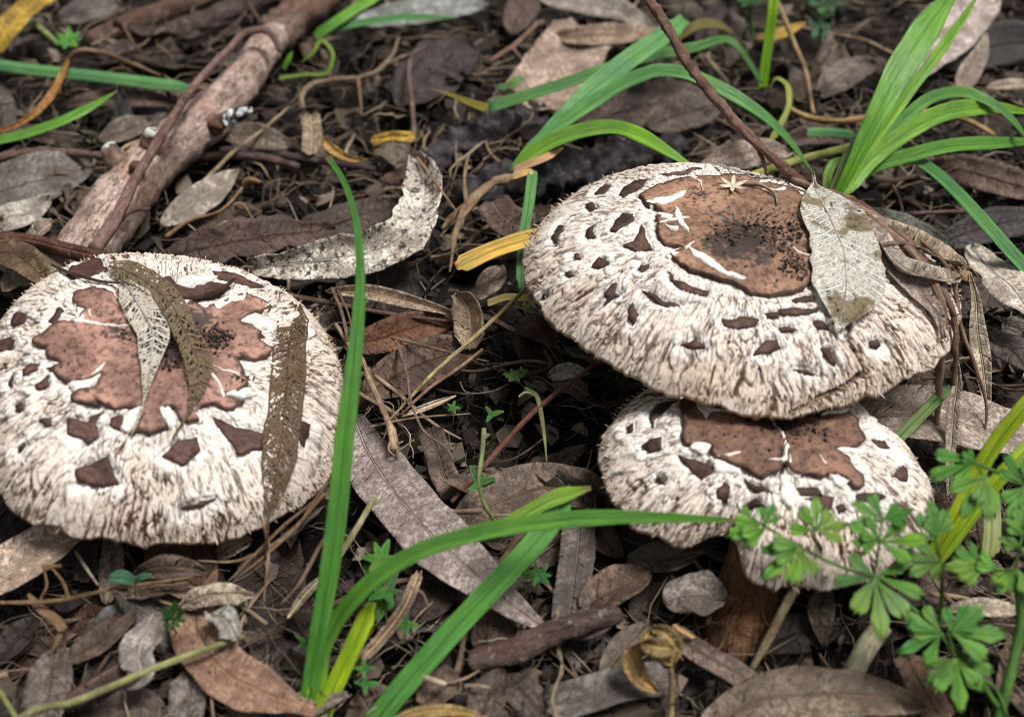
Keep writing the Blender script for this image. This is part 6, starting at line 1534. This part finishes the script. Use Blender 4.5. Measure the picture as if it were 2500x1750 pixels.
def fibres(name, label, n, area, zr, lr, rr, cols, seed, cap=None):
    r = np.random.default_rng(seed)
    m, k = 7, 3
    px, py = r.uniform(area[0], area[2], n), r.uniform(area[1], area[3], n)
    ctr = np.array([at(a, b, .9) for a, b in zip(px, py)])
    ctr[:, 2] = gz(ctr[:, 0], ctr[:, 1]) + r.uniform(zr[0], zr[1], n)
    t = np.linspace(-.5, .5, m)
    L = r.uniform(lr[0], lr[1], n)[:, None]
    an = r.uniform(0, 6.28, n)[:, None] + np.cumsum(r.normal(0, .28, (n, m)), 1)
    st = L[..., None] / m * np.stack([np.cos(an), np.sin(an), r.normal(0, .22, (n, m))], -1)
    c = np.cumsum(st, 1)
    c = c - c.mean(1, keepdims=True) + ctr[:, None]
    T = nrm(np.gradient(c, axis=1))
    B = nrm(np.cross(T, np.array([.1, .2, 1.])))
    Nn = np.cross(B, T)
    rd = (r.uniform(rr[0], rr[1], n)[:, None] * np.interp(np.abs(t), [0, .5], [1, .5])[None])[..., None]
    V = np.stack([c + rd * (B * math.cos(q) + Nn * math.sin(q)) for q in (0, 2.1, 4.2)], 2)
    F0 = [(i * k + j, i * k + (j + 1) % k, (i + 1) * k + (j + 1) % k, (i + 1) * k + j) for i in range(m - 1) for j in range(k)]
    F_ = (np.array(F0)[None] + (np.arange(n) * m * k)[:, None, None]).reshape(-1, 4)
    pig = np.repeat(np.array(cols)[r.integers(len(cols), size=n)] * r.uniform(.6, 1.3, (n, 1)), m * k, 0)
    return tag(mesh(name, (V.reshape(-1, 3), F_, {'pig': pig, 'pol': V.reshape(-1, 3) * 3}), M['cap'], None, org=np.zeros(3)), label, 'litter', kind='stuff')


fibres('rootlets', 'tangle of hair-thin roots and fibres through the litter', 5500, (-400, -300, 2900, 2000), (.2, 1.7), (.8, 4.5), (.010, .032), [(.06, .046, .038), (.12, .09, .065), (.22, .17, .12), (.03, .025, .022), (.36, .29, .21), (.04, .03, .026)], 6)


fibres('rootlets', 'coarse dry fibres and stalk bits in the background litter', 1500, (-400, -350, 2900, 620), (.5, 1.7), (1.5, 7.), (.025, .06), [(.10, .076, .06), (.19, .145, .10), (.30, .235, .16), (.05, .04, .034)], 16)


# dark crumbs resting on the caps
def capcrumbs(cap, v, spots, label, seed):
    r = np.random.default_rng(seed)
    geos = []
    for (x, y, rad_, n) in spots:
        pts = [(x + r.normal(0, rad_), y + r.normal(0, rad_ * .7), .14) for _ in range(n)]
        for q in cap.on(v, pts):
            s_ = r.uniform(.02, .075)
            vv = r.normal(size=(6, 3))
            vv = nrm(vv) * s_ * r.uniform(.6, 1.3, (6, 1))
            vv = np.array([[1, 0, 0], [-1, 0, 0], [0, 1, 0], [0, -1, 0], [0, 0, .7], [0, 0, -.7]]) * s_ * r.uniform(.5, 1.5, (6, 1)) + r.normal(0, s_ * .25, (6, 3))
            ff = [(0, 2, 4), (2, 1, 4), (1, 3, 4), (3, 0, 4), (2, 0, 5), (1, 2, 5), (3, 1, 5), (0, 3, 5)]
            c_ = np.array([(.02, .014, .012), (.05, .035, .03), (.10, .07, .05)])[r.integers(3)]
            geos.append((q + vv, ff, {'pig': np.tile(c_, (6, 1)), 'pol': vv}))
    return tag(mesh('humus_crumbs', join(geos), M['cap'], None), label, 'litter', kind='stuff')


capcrumbs(CA, 'a', [(830, 560, 50, 150), (1050, 550, 42, 170), (840, 680, 30, 30), (1190, 730, 25, 30), (620, 520, 25, 20), (600, 320, 30, 20)], 'black humus crumbs in the middle of the leaf-strewn cap', 1)
capcrumbs(CB, 'b', [(1280, 430, 75, 150), (1330, 560, 50, 110), (1000, 410, 50, 60), (1150, 400, 60, 30)], 'black humus crumbs on the chestnut centre of the largest cap', 2)
capcrumbs(CC, 'c', [(950, 250, 90, 90), (1080, 290, 60, 50)], 'black humus crumbs on the plate of the split mushroom', 3)
